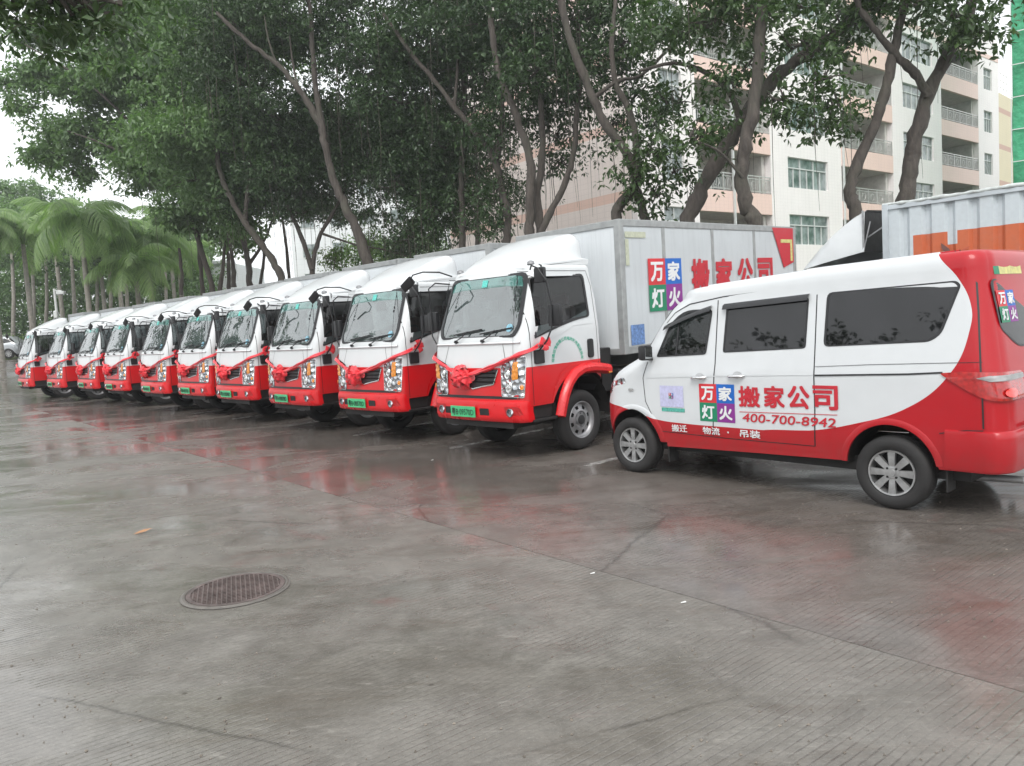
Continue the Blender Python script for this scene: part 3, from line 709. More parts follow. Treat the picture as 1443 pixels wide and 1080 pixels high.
    mb=MB(); mb.prism(round_poly([(-.55,2.40),(-1.50,2.42),(-1.52,2.50),(-1.40,2.52),(-.60,2.45)],.02,2),lambda y,z,d:(d,y,z),-.78,.78); mb.build('roof_visor',M['white'],t,None,True,.015)
    for sg in(-1,1):
        mb=MB(); mb.lathe([(.05,0),(.045,.03),(.02,.045),(.001,.047)],12,'z'); o=mb.build('roof_lamp',M['steel'],t,40); o.location=(sg*.68,-.50,2.44)
    # mirrors
    L=-1
    mb=MB(); mb.tube([(-.80,-.36,2.36),(-.90,-.28,2.40),(-1.00,-.28,2.36),(-1.08,-.34,2.20),(-1.10,-.38,1.95),(-1.10,-.36,1.62),(-1.05,-.32,1.48),(-.93,-.30,1.36)],.011,8); ma=mb.build('mirror_arm',M['black'],t,50)
    mb=MB(); mb.box((-1.12,-.42,1.78),(.20,.07,.27)); mh_=mb.build('mirror',M['black'],ma,40,True,.03)
    mb=MB(); mb.box((-1.12,-.458,1.78),(.16,.006,.22)); mb.build('mirror_glass',M['mirror'],mh_)
    mb=MB(); mb.box((-.96,-.36,2.28),(.17,.06,.19)); mb.build('mirror',M['black'],ma,40,True,.025)
    mb=MB(); mb.tube([(.70,-.36,2.40),(.72,-.16,2.46),(.80,.06,2.47),(.92,.14,2.44),(1.02,.12,2.38)],.010,8); ma=mb.build('mirror_arm',M['black'],t,50)
    mb=MB(); mb.box((1.10,.10,2.33),(.26,.035,.12),Matrix.Rotation(R(28),3,'Y')@Matrix.Rotation(R(-25),3,'X')); mb.build('mirror',M['black'],ma,40,True,.025)
    mb=MB(); mb.tube([(.80,-.40,2.30),(.95,-.26,2.33),(1.08,-.24,2.26),(1.12,-.28,2.0),(1.12,-.28,1.6),(1.02,-.28,1.46),(.90,-.28,1.36)],.010,8); ma=mb.build('mirror_arm',M['black'],t,50)
    mb=MB(); mb.box((1.13,-.33,1.80),(.20,.07,.27)); mb.build('mirror',M['black'],ma,40,True,.03)
    # cab interior
    mb=MB(); mb.box((0,-.50,1.36),(1.62,.34,.16)); mb.box((0,-.36,1.46),(1.5,.16,.08)); mb.box((-.38,-.5,1.46),(.36,.2,.10)); mb.box((0,-.78,.98),(1.6,1.3,.05)); mb.build('dashboard',M['black'],t,None,True,.03)
    for x in(-.42,.10,.50):
        mb=MB(); mb.box((x,-.98,1.30),(.46,.46,.14)); mb.box((x,-1.26,1.62),(.44,.13,.58),Matrix.Rotation(R(10),3,'X')); mb.box((x,-1.30,1.99),(.26,.09,.16)); mb.build('seat',M['seat'],t,40,True,.04)
    mb=MB(); a_=[(math.cos(k/20*2*math.pi)*.20,math.sin(k/20*2*math.pi)*.20) for k in range(21)]; mb.tube([(-.40+u,-.66-v*.45,1.60+v*.85) for u,v in a_],.016,6); mb.tube([(-.40,-.66,1.60),(-.40,-.5,1.36)],.03,6); mb.build('steering_wheel',M['black'],t,50)
    mb=MB(); mb.box((.03,-.46,2.10),(.24,.02,.15)); mb.tube([(.03,-.46,2.15),(0,-.42,2.30)],.008,5); mb.build('rear_view_mirror',M['black'],t,None,True,.01)
    mb=MB(); mb.box((0,-1.50,1.72),(1.5,.02,1.2)); mb.build('rear_wall',M['cream'],t)
    # chassis
    mb=MB()
    for x in(-.38,.38): mb.box((x,-4.2,.80),(.09,6.2,.20))
    for y in(-1.9,-3.2,-4.6,-6.2): mb.box((0,y,.80),(.8,.10,.12))
    mb.box((0,-.4,.52),(1.3,.7,.22)); mb.tube([(-.75,-1.11,.40),(.75,-1.11,.40)],.06,8); mb.tube([(-.7,-5.1,.40),(.7,-5.1,.40)],.09,8)
    mb.box((0,-1.0,.62),(.7,1.2,.3)); ch=mb.build('chassis',M['dark'],t,None,True)
    mb=MB(); mb.box((-.62,-2.5,.74),(.46,1.1,.50)); mb.box((-.62,-1.76,1.0),(.34,.22,.60)); mb.box((.62,-2.6,.70),(.46,1.4,.46)); mb.build('battery_pack',M['dark'],t,None,True,.02)
    mb=MB(); mb.box((0,-1.74,1.22),(1.2,.16,.44)); mb.box((-.2,-1.76,1.50),(.7,.12,.1)); mb.build('cooling_unit',M['dark'],t,None,True,.02)
    # cargo box, raked a little to the rear
    X=.99; f_=-1.93; e_=-7.13; zb,zt=1.21,3.00; slope=.100/5.2
    zz=lambda y,z:z+(f_-y)*slope
    mb=MB()
    for sg in(-1,1): mb.grid([[(sg*(X-.012),y,zz(y,z)) for y in [f_-.03+(e_+.06-f_)*i/6 for i in range(7)]] for z in(zb+.02,(zb+zt)/2,zt-.04)])
    mb.grid([[(x,e_+.02,zz(e_,z)) for x in(-X+.02,X-.02)] for z in(zb,zt-.03)])
    bx=mb.build('cargo_box',M['boxshade'],t)
    mb=MB(); mb.grid([[(x,f_-.012,z) for x in(-X+.02,0,X-.02)] for z in(zb,(zb+zt)/2,zt-.03)]); mb.build('front_wall',M['boxfront'],bx)
    mb=MB(); mb.grid([[(x,y,zz(y,zt-.025)) for x in(-X+.03,X-.03)] for y in(f_,e_)]); mb.build('box_roof',M['boxshade'],bx)
    mb=MB()
    for x in(-X,X):
        s=-.045 if x>0 else .045
        mb.bar((x+s,f_+.0,zz(f_,zt-.02)),(x+s,e_,zz(e_,zt-.02)),.09,.10); mb.bar((x+s,f_+.0,zz(f_,zb+.03)),(x+s,e_,zz(e_,zb+.03)),.09,.11)
        mb.bar((x+s,f_-.045,zb-.02),(x+s,f_-.045,zt+.03),.10,.10); mb.bar((x+s,e_+.045,zz(e_,zb)),(x+s,e_+.045,zz(e_,zt)),.10,.10)
    mb.bar((-X+.05,f_-.045,zt-.02),(X-.05,f_-.045,zt-.02),.10,.095); mb.bar((-X+.05,f_-.045,zb+.02),(X-.05,f_-.045,zb+.02),.10,.09)
    mb.build('box_frame',M['alu'],bx,None,True,.012)
    for y in(-2.97,-4.30,-5.62):
        for sg in(-1,1):
            mb=MB(); mb.bar((sg*(X-.010),y,zz(y,zb+.06)),(sg*(X-.010),y,zz(y,zt-.07)),.012,.075); mb.build('wall_rib',M['alu'],bx,None,True,.003)
    for k in range(9):   # rivets on the front post
        pass
    for (x,y,n_) in((-.76,-1.115,1),(.76,-1.115,1)): make_wheel('wheel',t,.395,.21,.235,False,x,y,.395,1 if x>0 else -1)
    for x in(-.80,-.56,.56,.80): make_wheel('wheel',t,.395,.20,.235,False,x,-5.15,.395,1 if x>0 else -1)
    return t,BS
truck0,BS=build_truck()
# lettering for the cargo box: four-square mark and the words beside it
def logo4(par,fn,u0,v0,u1,v1,off=.004,names=True):
    """squares at (u left..right, v bottom..top): red 万 / blue 家 / green 灯 / purple 火"""
    um,vm=(u0+u1)/2,(v0+v1)/2
    for (a,b,c,d,mt,ch) in((u0,vm,um,v1,'pr2','万'),(um,vm,u1,v1,'pb','家'),(u0,v0,um,vm,'pg','灯'),(um,v0,u1,vm,'pp','火')):
        mb=MB(); rect_patch(mb,a,b,c,d,lambda u,v:fn(u,v,off)); q=mb.build('logo_square',M[mt],par)
        mb=MB(); k=.13; text_fit(mb,ch,a+(c-a)*k,b+(d-b)*k,c-(c-a)*k,d-(d-b)*k,lambda u,v:fn(u,v,off+.003),.03); mb.build('logo_character',M['pw'],q,fix=False)
def box_side(t):
    X=.99; f_=-1.93; slope=.1/5.2
    def fn(u,v,off):     # u = distance back from the front post, left side of the truck
        return Vector((-(X+off-.004),f_-u,v+u*slope))
    logo4(t,fn,.62,1.74,1.46,2.49,.006)
    for ch,a,b in(('搬',1.73,2.24),('家',2.42,2.94),('公',3.10,3.60),('司',3.77,4.30)):
        mb=MB(); text_fit(mb,ch,a,1.95,b,2.48,lambda u,v:fn(u,v,.004),.035); mb.build('lettering',M['pr'],t,fix=False)
    mb=MB(); mb.add([fn(a,b,.005) for a,b in((4.32,3.0),(5.19,3.0),(5.19,2.42),(4.72,2.30))],[(0,1,2,3)]); mb.build('red_graphic',M['pr'],t,fix=False)
    mb=MB()
    mb.add([fn(a,b,.008) for a,b in((4.62,2.80),(5.06,2.80),(5.06,2.42),(4.98,2.42),(4.98,2.74),(4.62,2.74))],[(0,1,4,5),(1,2,3,4)]); mb.build('corner_mark',M['yellowstk'],t,fix=False)
    mb=MB(); rect_patch(mb,.16,1.30,.47,1.58,lambda u,v:fn(u,v,.004)); mb.build('sticker',M['bluestk'],t)
    mb=MB(); rect_patch(mb,.12,2.78,.60,2.86,lambda u,v:fn(u,v,.004)); rect_patch(mb,.12,2.40,.20,2.76,lambda u,v:fn(u,v,.004)); mb.build('sticker',simple('pale_yellow_sticker',(.50,.52,.40),.5,var=.2,scale=30),t)
    # green ring of small characters on the door
    mb=MB(); s='粤通运输有限公司电动城市配送货车'
    for i,ch in enumerate(s):
        a=math.pi*(.02+.96*i/(len(s)-1)); cy,cz=-.86,1.20
        def f(u,v,a=a):
            dy,dz=(u)*math.sin(a)+(v+.26)*math.cos(a),-(u)*math.cos(a)+(v+.26)*math.sin(a)
            return CABS.side(cy+dy,cz+dz,.004,-1)
        V,F=text_mesh(ch,.055,.001); mb.add([f(-(x-.027),y) for x,y in V],F)
    mb.build('door_lettering',simple('print_teal',(.05,.42,.28),.5),t,fix=False)
PLATES=['粤B·09570D','粤B·06170D','粤B·03816D','粤B·05291D','粤B·02573D','粤B·07734D','粤B·01962D','粤B·04418D','粤B·08335D','粤B·06649D']
LAB=['white and red box truck nearest the camera, large lettering on its grey cargo box',
 'second box truck from the white minivan, just behind the lettered one','third box truck counting from the white minivan',
 'fourth box truck counting from the white minivan','fifth box truck counting from the white minivan','sixth box truck counting from the white minivan',
 'seventh box truck counting from the white minivan','third box truck from the far end of the row','second box truck from the far end of the row',
 'last box truck at the far end of the row, by the open pavement']
ORD=['nearest box truck beside the minivan','second box truck from the minivan','third box truck from the minivan','fourth box truck from the minivan','fifth box truck from the minivan','sixth box truck from the minivan','seventh box truck from the minivan','third truck from the far end of the row','second truck from the far end of the row','last truck at the far end of the row']
# ribbon and flower
def flower_mesh(seed):
    r=random.Random(seed); mb=MB()
    for k in range(46):
        th=r.uniform(0,2*math.pi); ph=math.acos(r.uniform(-.1,1)); d=Vector((math.sin(ph)*math.cos(th),math.cos(ph)*.75,math.sin(ph)*math.sin(th)))
        a=d.orthogonal().normalized(); b=d.cross(a); rot=r.uniform(0,6.3); a,b=a*math.cos(rot)+b*math.sin(rot),b*math.cos(rot)-a*math.sin(rot)
        c=d*.105; wd=.05
        rows=[]
        for i in range(5):
            s=i/4*2-1; rows.append([c+a*(s*wd)+b*(q*.035)+d*(.042*(1-s*s)+r.uniform(-.006,.006)+.012*q) for q in(-1,0,1)])
        mb.grid(rows)
    mb.lathe([(.001,.09),(.07,.07),(.10,.02),(.09,-.02)],12,'y')
    return mb.mesh('flower',[M['silk']],60)
FLM=[flower_mesh(s) for s in range(4)]
def ribbon(t_loc,rz,i):
    r=random.Random(100+i); A=CABS.around
    rt=thing('ribbon_bow','red ribbon and flower on the '+ORD[i],'ribbon',t_loc,rz,'red ribbons tied across the truck fronts')
    fx=.20+r.uniform(-.05,.04); fz=1.05+r.uniform(-.015,.02)
    def seg(u0,z0,u1,z1,sag,n=18):
        rows=[]
        for k in range(n+1):
            s=k/n; u=u0+(u1-u0)*s; z=z0+(z1-z0)*s-sag*4*s*(1-s); wv=.006*math.sin(s*23+i)
            hw=.033*(1-.25*math.sin(s*math.pi*5+i)**2)
            rows.append([A(u,z+q*hw,.035+.016*(1-abs(q))*math.cos(q*3+s*9)+wv+(.02 if abs(q)<.6 else 0)) for q in(-1,-.5,0,.5,1)])
        return rows
    mb=MB(); mb.grid(seg(fx-.04,fz+.02,-1.02,1.42,.035,26)); mb.grid(seg(-1.02,1.42,-1.20,1.455,0,5)); mb.grid(seg(fx+.04,fz+.03,.93,1.36,.02,18)); mb.grid(seg(.93,1.36,1.2,1.44,0,5))
    mb.build('ribbon',M['silk'],rt,60)
    f=link('flower',FLM[i%4],rt); f.location=A(fx,fz,.05); f.rotation_euler=(0,r.uniform(0,6),0); f.scale=(1.05+r.uniform(-.1,.1),)*3
    mb=MB(); c=CABS.side(-.34,1.455,.09,-1)     # knot by the mirror bracket
    for k in range(7):
        a=r.uniform(0,6.3); d=Vector((-.3,math.cos(a),math.sin(a))).normalized(); e=d.cross(Vector((1,0,0))).normalized()
        mb.grid([[c+d*(.10*s)+e*(.028*q*(1+.4*s))+Vector((-.03*math.sin(s*3.1),0,0)) for q in(-1,0,1)] for s in(0,.35,.7,1)])
    mb.lathe([(.03,-.04),(.042,0),(.03,.04)],8,'y',tuple(c)); mb.build('knot',M['silk'],rt,60)
for i,p in enumerate(TR):
    t=truck0 if i==0 else copy_tree(truck0)
    o=truck_origin(p); t.location=o; rz=TH+R([0,.6,-.5,.4,.2,-.4,.5,0,.3,-.2][i]); t.rotation_euler=(0,0,rz)
    tag(t,LAB[i],'truck','red and white box trucks parked in a row')
    pl=[c for c in t.children if c.name.startswith('license_plate')][0]
    if i<5:
        mb=MB(); text_fit(mb,PLATES[i],.215,-.05,-.215,.048,lambda u,v:Vector((u,.008,v)),.012); mb.build('plate_text',M['ink'],pl,fix=False)
    else:
        mb=MB(); text_fit(mb,PLATES[i],.215,-.05,-.215,.048,lambda u,v:Vector((u,.008,v)),.02); mb.build('plate_text',M['ink'],pl,fix=False)
    ribbon(o,rz,i)
box_side(truck0)
# ------------------------------------------------------------------ minivan
VA=grd(897,667); VB=grd(1265,720); VD=(VA-VB).normalized(); VTH=math.atan2(-VD.x,VD.y)
VNL=Vector((-VD.y,VD.x,0))                       # its left side, towards the camera
VW=.83
VS=Surf([(.2,.80),(.36,.815),(.55,.83),(1.10,.83),(1.30,.80),(1.85,.715),(2.1,.70)],
        [(.2,3.27),(.31,3.32),(.55,3.355),(.76,3.355),(.95,3.31),(1.08,3.22),(1.16,3.09),(1.235,2.93),(1.30,2.81),(1.58,2.62),(1.75,2.48),(1.84,2.36),(1.95,2.12)],
        [(.2,-.80),(.6,-.82),(.95,-.80),(1.15,-.76),(1.4,-.72),(1.95,-.63)],.36,.15,.10,.03)
WBY=2.80
def van_bottom(x,y):
    z=.375
    if abs(x)>.5:
        for yc in(0.06,WBY-.02):
            d=.365**2-(y-yc)**2
            if d>0: z=max(z,.345+math.sqrt(d))
        if y>3.1: z=.33
    return z
def van_zadd(x,y,z):
    k=min(1,max(0,(z-1.80)/.12)); return k*(.075*min(1,max(0,(2.3-y)/1.6))+.03*min(1,max(0,(1.0-y)/1.6)))+ .02*min(1,max(0,(z-.5)/.6))*min(1,max(0,(2.4-y)/3.0))
def vside(off,sg=-1): 
    def f(y,z):
        p=VS.side(y,z,off,sg); return p
    return f
van=thing('minivan','white and red minivan with dark windows, lettering and a phone number','minivan',(0,0,0))
org=VB-VNL*VW; van.location=(org.x,org.y,0); van.rotation_euler=(0,0,VTH)
VS.ns_=60; VS.nc_=12
mb=VS.shell(.25,1.86,34,van_bottom,-.42,1.72,84,.085,.035,van_zadd)
W1=round_poly([(2.44,1.275),(1.83,1.30),(1.775,1.735),(2.10,1.735),(2.28,1.62)],[.03,.03,.05,.15,.12],3)   # front door
W2=round_poly([(1.625,1.315),(.785,1.345),(.775,1.785),(1.605,1.755)],.03,3)
W3=round_poly([(.605,1.355),(-.25,1.385),(-.33,1.44),(-.455,1.80),(-.42,1.835),(.592,1.815)],[.05,.04,.12,.06,.04,.05],3)
WV=round_poly([(-.66,1.30),(.66,1.30),(.60,1.80),(-.60,1.80)],.08,3)
me=mb.mesh('body',[M['van']],None,True)
bm=bmesh.new(); bm.from_mesh(me)
for sg in(-1,1): cut_hole(bm,scale_poly(W1,.015),'x',lambda c,sg=sg:c.x*sg>.45 and 1.2<c.z<1.85 and c.y>1.5)
cut_hole(bm,scale_poly(WV,.01),'y',lambda c:c.y>2.2 and 1.25<c.z<1.9)
bm.to_mesh(me); bm.free()
me.polygons.foreach_set('use_smooth',[True]*len(me.polygons)); me.set_sharp_from_angle(angle=R(38))
body=link('body',me,van)
def vfront(off): return lambda x,z: (lambda w,yf:Vector((x,VS.around(x,z,off).y if abs(x)<w-VS.rf else VS.around(x,z,off).y,z)))(*VS.sec(z)[:2])
mb=MB(); patch(mb,WV,lambda x,z:VS.around(x,z,.006),7); vw=mb.build('windshield',M['wsglass'],van,60)
mb=MB(); ringstrip(mb,scale_poly(WV,-.012),scale_poly(WV,.03),lambda x,z:VS.around(x,z,.010)); mb.build('windshield_seal',M['black'],vw,60)
for sg in(-1,1):
    f=lambda off,sg=sg:vside(off,sg)
    mb=MB(); patch(mb,W1,f(.003),5); q=mb.build('side_window',M['sideglass'],van,60)
    mb=MB(); ringstrip(mb,scale_poly(W1,-.008),scale_poly(W1,.018),f(.006)); mb.build('window_seal',M['black'],q,60)
    mb=MB(); stripe(mb,[(2.19,1.28),(2.17,1.69)],.022,f(.008),4); mb.build('quarter_pillar',M['black'],q)
    for W_ in(W2,W3):
        mb=MB(); patch(mb,W_,f(.003),5); q=mb.build('side_window',M['tint'],van,60)
        mb=MB(); ringstrip(mb,scale_poly(W_,-.010),scale_poly(W_,.012),f(.005)); mb.build('window_seal',M['black'],q,60)
    # rain visors above the front windows
    for a,b in(((2.36,1.60),(1.78,1.775)),((1.64,1.78),(.76,1.82))):
        mb=MB(); n=12; rows=[]
        pts=[(a[0]+(b[0]-a[0])*k/n,(a[1]+(b[1]-a[1])*k/n)+(.055*math.sin(math.pi*k/n*.5+.0) if a[0]>2 else 0)-(.055*(k/n) if a[0]>2 else 0)) for k in range(n+1)]
        mb.grid([[vside(.006,sg)(y,z) for y,z in pts],[vside(.035,sg)(y,z-.015) for y,z in pts],[vside(.045,sg)(y,z-.055) for y,z in pts]]); mb.build('rain_visor',M['tint'],van,50)
    # shut lines
    seams=[[(2.56,1.22),(2.62,1.05),(2.60,.80),(2.50,.62),(2.42,.47)],[(1.715,1.82),(1.715,1.2),(1.745,.8),(1.76,.49)],[(.695,1.87),(.69,1.3),(.69,.8),(.70,.475)],[(2.42,.49),(1.6,.475),(.70,.475)],
           [(2.36,1.62),(2.25,1.72),(2.05,1.80),(1.66,1.85),(.7,1.895),(-.50,1.915)],[(-.545,1.97),(-.585,1.6),(-.615,1.25),(-.635,.98),(-.64,.72)],[(-.64,.705),(-.52,.70),(-.33,.665)],[(.68,1.105),(-.10,1.125),(-.36,1.14)],[(.68,1.18),(.2,1.20),(-.42,1.215),(-.63,1.22)]]
    for k,sm in enumerate(seams):
        mb=MB(); stripe(mb,sm,[.008,.011,.011,.007,.012,.012,.008,.014,.004][k],f(.0025 if k not in(5,6,7,8) else .007),12); mb.build('shut_line' if k<7 else 'sliding_door_rail',M['black'],van)
    mb=MB(); stripe(mb,[(2.58,1.055),(1.0,1.105),(.70,1.11)],.010,f(.004),10); mb.build('crease_line',M['van'],van)
    # handles
    for y in(1.90,1.47):
        z=1.065 if y>1.7 else 1.085
        mb=MB(); mb.tube([vside(.005,sg)(y+.085,z),vside(.035,sg)(y+.06,z),vside(.038,sg)(y-.06,z+.003),vside(.005,sg)(y-.085,z+.004)],[.012,.016,.016,.012],8); mb.build('door_handle',M['chrome'],van,50)
        mb=MB(); patch(mb,[(y-.01+.05*math.cos(k*.52),z+.015+.032*math.sin(k*.52)) for k in range(12)],f(.004),2); mb.build('handle_recess',simple('handle_shadow_grey',(.45,.46,.47),.4),van)
    # wheel-arch lips, liners
    for yc,r_,z_ in((.06,.365,.345),(WBY-.02,.365,.345)):
        mb=MB(); A_=[math.radians(a) for a in range(4,177,6)]
        mb.grid([[VS.side(yc+(r_+q)*math.cos(a),z_+(r_+q)*math.sin(a),o_,sg) for q,o_ in((-.004,-.01),(-.002,.006),(.03,.010),(.05,.001))] for a in A_]); mb.build('wheel_arch_lip',M['van'],van,60)
        mb=MB(); mb.grid([[(sg*x,yc+(r_+.0)*math.cos(a),z_+(r_+.0)*math.sin(a)) for x in(.40,.6,.80)] for a in [math.pi*k/16 for k in range(17)]]); mb.build('wheel_arch_liner',M['dark'],van,60)
    mb=MB(); stripe(mb,[(2.34,.36),(1.3,.385),(.46,.40)],.05,f(.008),8); mb.build('sill',M['van'],van)
    mb=MB(); mb.box((sg*.70,.52 if False else 2.36,.26),(.16,.012,.20)); mb.build('mud_flap',M['rubber'],van)
    mb=MB(); mb.box((sg*.70,-.36,.28),(.16,.012,.18)); mb.build('mud_flap',M['rubber'],van)
    make_wheel('wheel',van,.305,.19,.185,True,sg*(VW-.10),WBY+.02,.305,sg)
    make_wheel('wheel',van,.305,.19,.185,True,sg*(VW-.10),.05,.305,sg)
    # headlight, indicator, tail light
    mb=MB(); H=round_poly([(3.06,.96),(3.00,1.07),(2.80,1.06),(3.02,.90)],.03,3)
    mb=MB(); patch(mb,[(sg*u,z) for u,z in round_poly([(.42,.82),(.80,.86),(1.06,1.0),(1.00,1.05),(.70,1.03),(.42,.95)],.03,3)],lambda u,z:VS.around(u,z,.006),5); mb.build('headlight',M['lamp'],van,60)
    mb=MB(); patch(mb,[(2.79+.04*math.cos(k*.52),.92+.017*math.sin(k*.52)) for k in range(12)],f(.012),2); mb.build('side_indicator',M['chrome'],van,40)
    def wrap(u,z,off,sg=sg):      # u: distance from the rear centre round the corner
        w_,yf,yr,rf,rr=VS.sec(z); a=w_-rr; y0=yr+VS.cr*(a/w_)**2
        if u<a: return Vector((sg*u,yr+VS.cr*(u/w_)**2-off,z))
        if u<a+rr*math.pi/2: t=(u-a)/rr; return Vector((sg*(a+(rr+off)*math.sin(t)),y0+rr-(rr+off)*math.cos(t),z))
        return Vector((sg*(w_+off),y0+rr+(u-a-rr*math.pi/2),z))
    T=round_poly([(.42,1.13),(.42,.93),(.86,.925),(1.0,1.0),(1.17,1.135),(1.0,1.15)],[.02,.03,.08,.08,.03,.05],3)
    mb=MB(); patch(mb,dense(T),lambda u,z:wrap(u,z,.012),12); tl=mb.build('tail_light',M['taillens'],van,60)
    T2=round_poly([(.42,1.115),(.42,1.078),(.84,1.075),(.92,1.10),(.84,1.118)],.012,3)
    mb=MB(); patch(mb,dense(T2),lambda u,z:wrap(u,z,.020),8); mb.build('clear_lens',M['rim'],tl,60)
    mb=MB(); patch(mb,[(.70+.07*math.cos(k*.45),.985+.035*math.sin(k*.45)) for k in range(14)],lambda u,z:wrap(u,z,.030),3); mb.build('bulb_reflector',simple('bright_red_lens',(.9,.05,.04),.1,coat=1),tl)
    mb=MB(); mb.grid([[wrap(u,z,o_) for u in [1.19*i/34 for i in range(35)]] for z,o_ in((.385,-.03),(.39,.008),(.50,.018),(.64,.018),(.69,.012),(.70,-.004))]); mb.build('rear_bumper',M['van'],van,50)
# rear door with its window
RW=round_poly([(-.62,1.83),(.62,1.83),(.62,1.46),(.36,1.31),(-.36,1.31),(-.62,1.46)],[.06,.06,.05,.1,.1,.05],4)
mb=MB(); patch(mb,RW,lambda x,z:VS.rear(x,z,.004),6); q=mb.build('rear_window',M['tint'],van,60)
mb=MB(); ringstrip(mb,scale_poly(RW,-.012),scale_poly(RW,.012),lambda x,z:VS.rear(x,z,.007)); mb.build('window_seal',M['black'],q,60)
logo4(van,lambda u,v,off:VS.rear(u,v,.008+off),-.59,1.50,-.27,1.745,.002)
mb=MB(); mb.box((-.45,VS.rear(-.45,.80).y-.05,.72),(.2,.02,.03)); mb.build('rear_reflector',M['taillens'],van)
for (x0,x1,mt) in((-.56,-.46,'pg'),(-.46,0,'yellowstk')):
    mb=MB(); rect_patch(mb,x0,1.87,x1,1.94,lambda u,v:VS.rear(u,v,.012)); mb.build('roof_edge_sticker',M[mt],van)
# mirrors, wiper, roof ribs, underside, seats
for sg in(-1,1):
    mb=MB(); mb.box((sg*.92,2.50,1.325),(.14,.09,.16)); a=mb.build('mirror',M['black'],van,40,True,.03)
    mb=MB(); mb.bar((sg*.80,2.52,1.25),(sg*.90,2.50,1.27),.05,.03); mb.build('mirror_foot',M['black'],a)
    mb=MB(); mb.box((sg*.92,2.452,1.325),(.11,.004,.12)); mb.build('mirror_glass',M['mirror'],a)
mb=MB()
for x in(-.56,-.44,-.30,.30,.44,.56):
    pass
for x in(-.60,-.50,.50,.60):
    mb=MB(); mb.grid([[(x+dx,y,1.948+dz+van_zadd(0,y,2.0)+.008-.03*(abs(x)-.5)*2.2) for dx,dz in((-.018,-.02),(-.008,.008),(.008,.008),(.018,-.02))] for y in [1.9-.12*k for k in range(20)]]); mb.build('roof_rib',M['van'],van,40)
mb=MB(); mb.box((0,1.2,.33),(1.35,3.4,.12)); mb.box((0,.9,.26),(.3,1.3,.10)); mb.tube([(-.3,.05,.30),(.3,.05,.30)],.06,8); mb.tube([(-.7,.05,.30),(.7,.05,.30)],.035,8); mb.build('underbody',M['dark'],van)
mb=MB(); mb.tube([(-.35,.8,.24),(-.35,-.3,.24),(-.40,-.78,.27)],.03,8); mb.build('exhaust_pipe',M['steel'],van,50)
for x in(-.38,.38):
    mb=MB(); mb.box((x,1.75,.90),(.46,.48,.14)); mb.box((x,1.50,1.25),(.44,.14,.62),Matrix.Rotation(R(10),3,'X')); mb.box((x,1.44,1.62),(.26,.1,.18)); mb.build('seat',M['tan'],van,40,True,.04)
mb=MB(); mb.box((0,2.50,1.12),(1.3,.5,.2)); mb.build('dashboard',M['black'],van,None,True,.04)
mb=MB(); mb.tube([(-.36+math.cos(k*.3142)*.19,2.22-math.sin(k*.3142)*.09,1.22+math.sin(k*.3142)*.16) for k in range(21)],.015,6); mb.build('steering_wheel',M['black'],van,50)
mb=MB(); mb.box((0,1.30,1.2),(1.3,.03,1.1)); mb.build('bulkhead',M['tan'],van)
# lettering on the left side (u runs to the rear)
def vprint(u,v,off): return VS.side(u,v,off,-1)
def vp(off): return lambda u,v:VS.side(u,v,off,-1)
logo4(van,lambda u,v,off:vprint(u,v,off),1.905,.632,1.500,1.005,.004)
for ch,a,b in(('搬',1.455,1.225),('家',1.185,.975),('公',.945,.735),('司',.705,.475)):
    for s_ in(0,): 
        mb=MB(); text_fit(mb,ch,a,.795+.012*(1.455-a),b,.995+.03*(1.455-a),vp(.005),.028); mb.build('lettering',M['pr'],van,fix=False)
mb=MB(); stripe(mb,[(1.45,.745),(.485,.765)],.006,vp(.005),6); mb.build('underline',M['pr'],van)
mb=MB(); text_fit(mb,'400-700-8942',1.42,.652,.50,.735,vp(.005),.012,.10); mb.build('phone_number',M['pr'],van,fix=False)
for s_,a,b in(('搬迁',2.265,2.07),('物流',1.88,1.68),('·',1.595,1.575),('吊装',1.455,1.235)):
    mb=MB(); zc=.535-.0*(2.2-a); text_fit(mb,s_,a,zc-(.035 if s_!='·' else .008)+.0,b,zc+(.04 if s_!='·' else .01),vp(.005),.018); mb.build('small_lettering',M['pw'],van,fix=False)
mb=MB(); rect_patch(mb,2.40,.755,2.10,.975,vp(.004)); q=mb.build('sticker',M['lav'],van)
mb=MB(); rect_patch(mb,2.385,.705,2.09,.745,vp(.004)); mb.build('sticker_caption',simple('caption_green',(.10,.42,.34),.5,var=.5,scale=60),van)
logo4(q,lambda u,v,off:vprint(u,v,off),2.285,.842,2.225,.90,.007)
# ------------------------------------------------------------------ container truck behind the minivan
KP=at(1243,289,15.2); KT=KP.z; KD=Vector((.664,-.748,0)); KN=Vector((KD.y,-KD.x,0))*-1   # along the side, and away from the camera
KN=Vector((.748,.664,0))
ct=thing('container_truck','truck with a grey corrugated container and orange band behind the minivan','truck',(KP.x,KP.y,0),math.atan2(KD.y,KD.x))
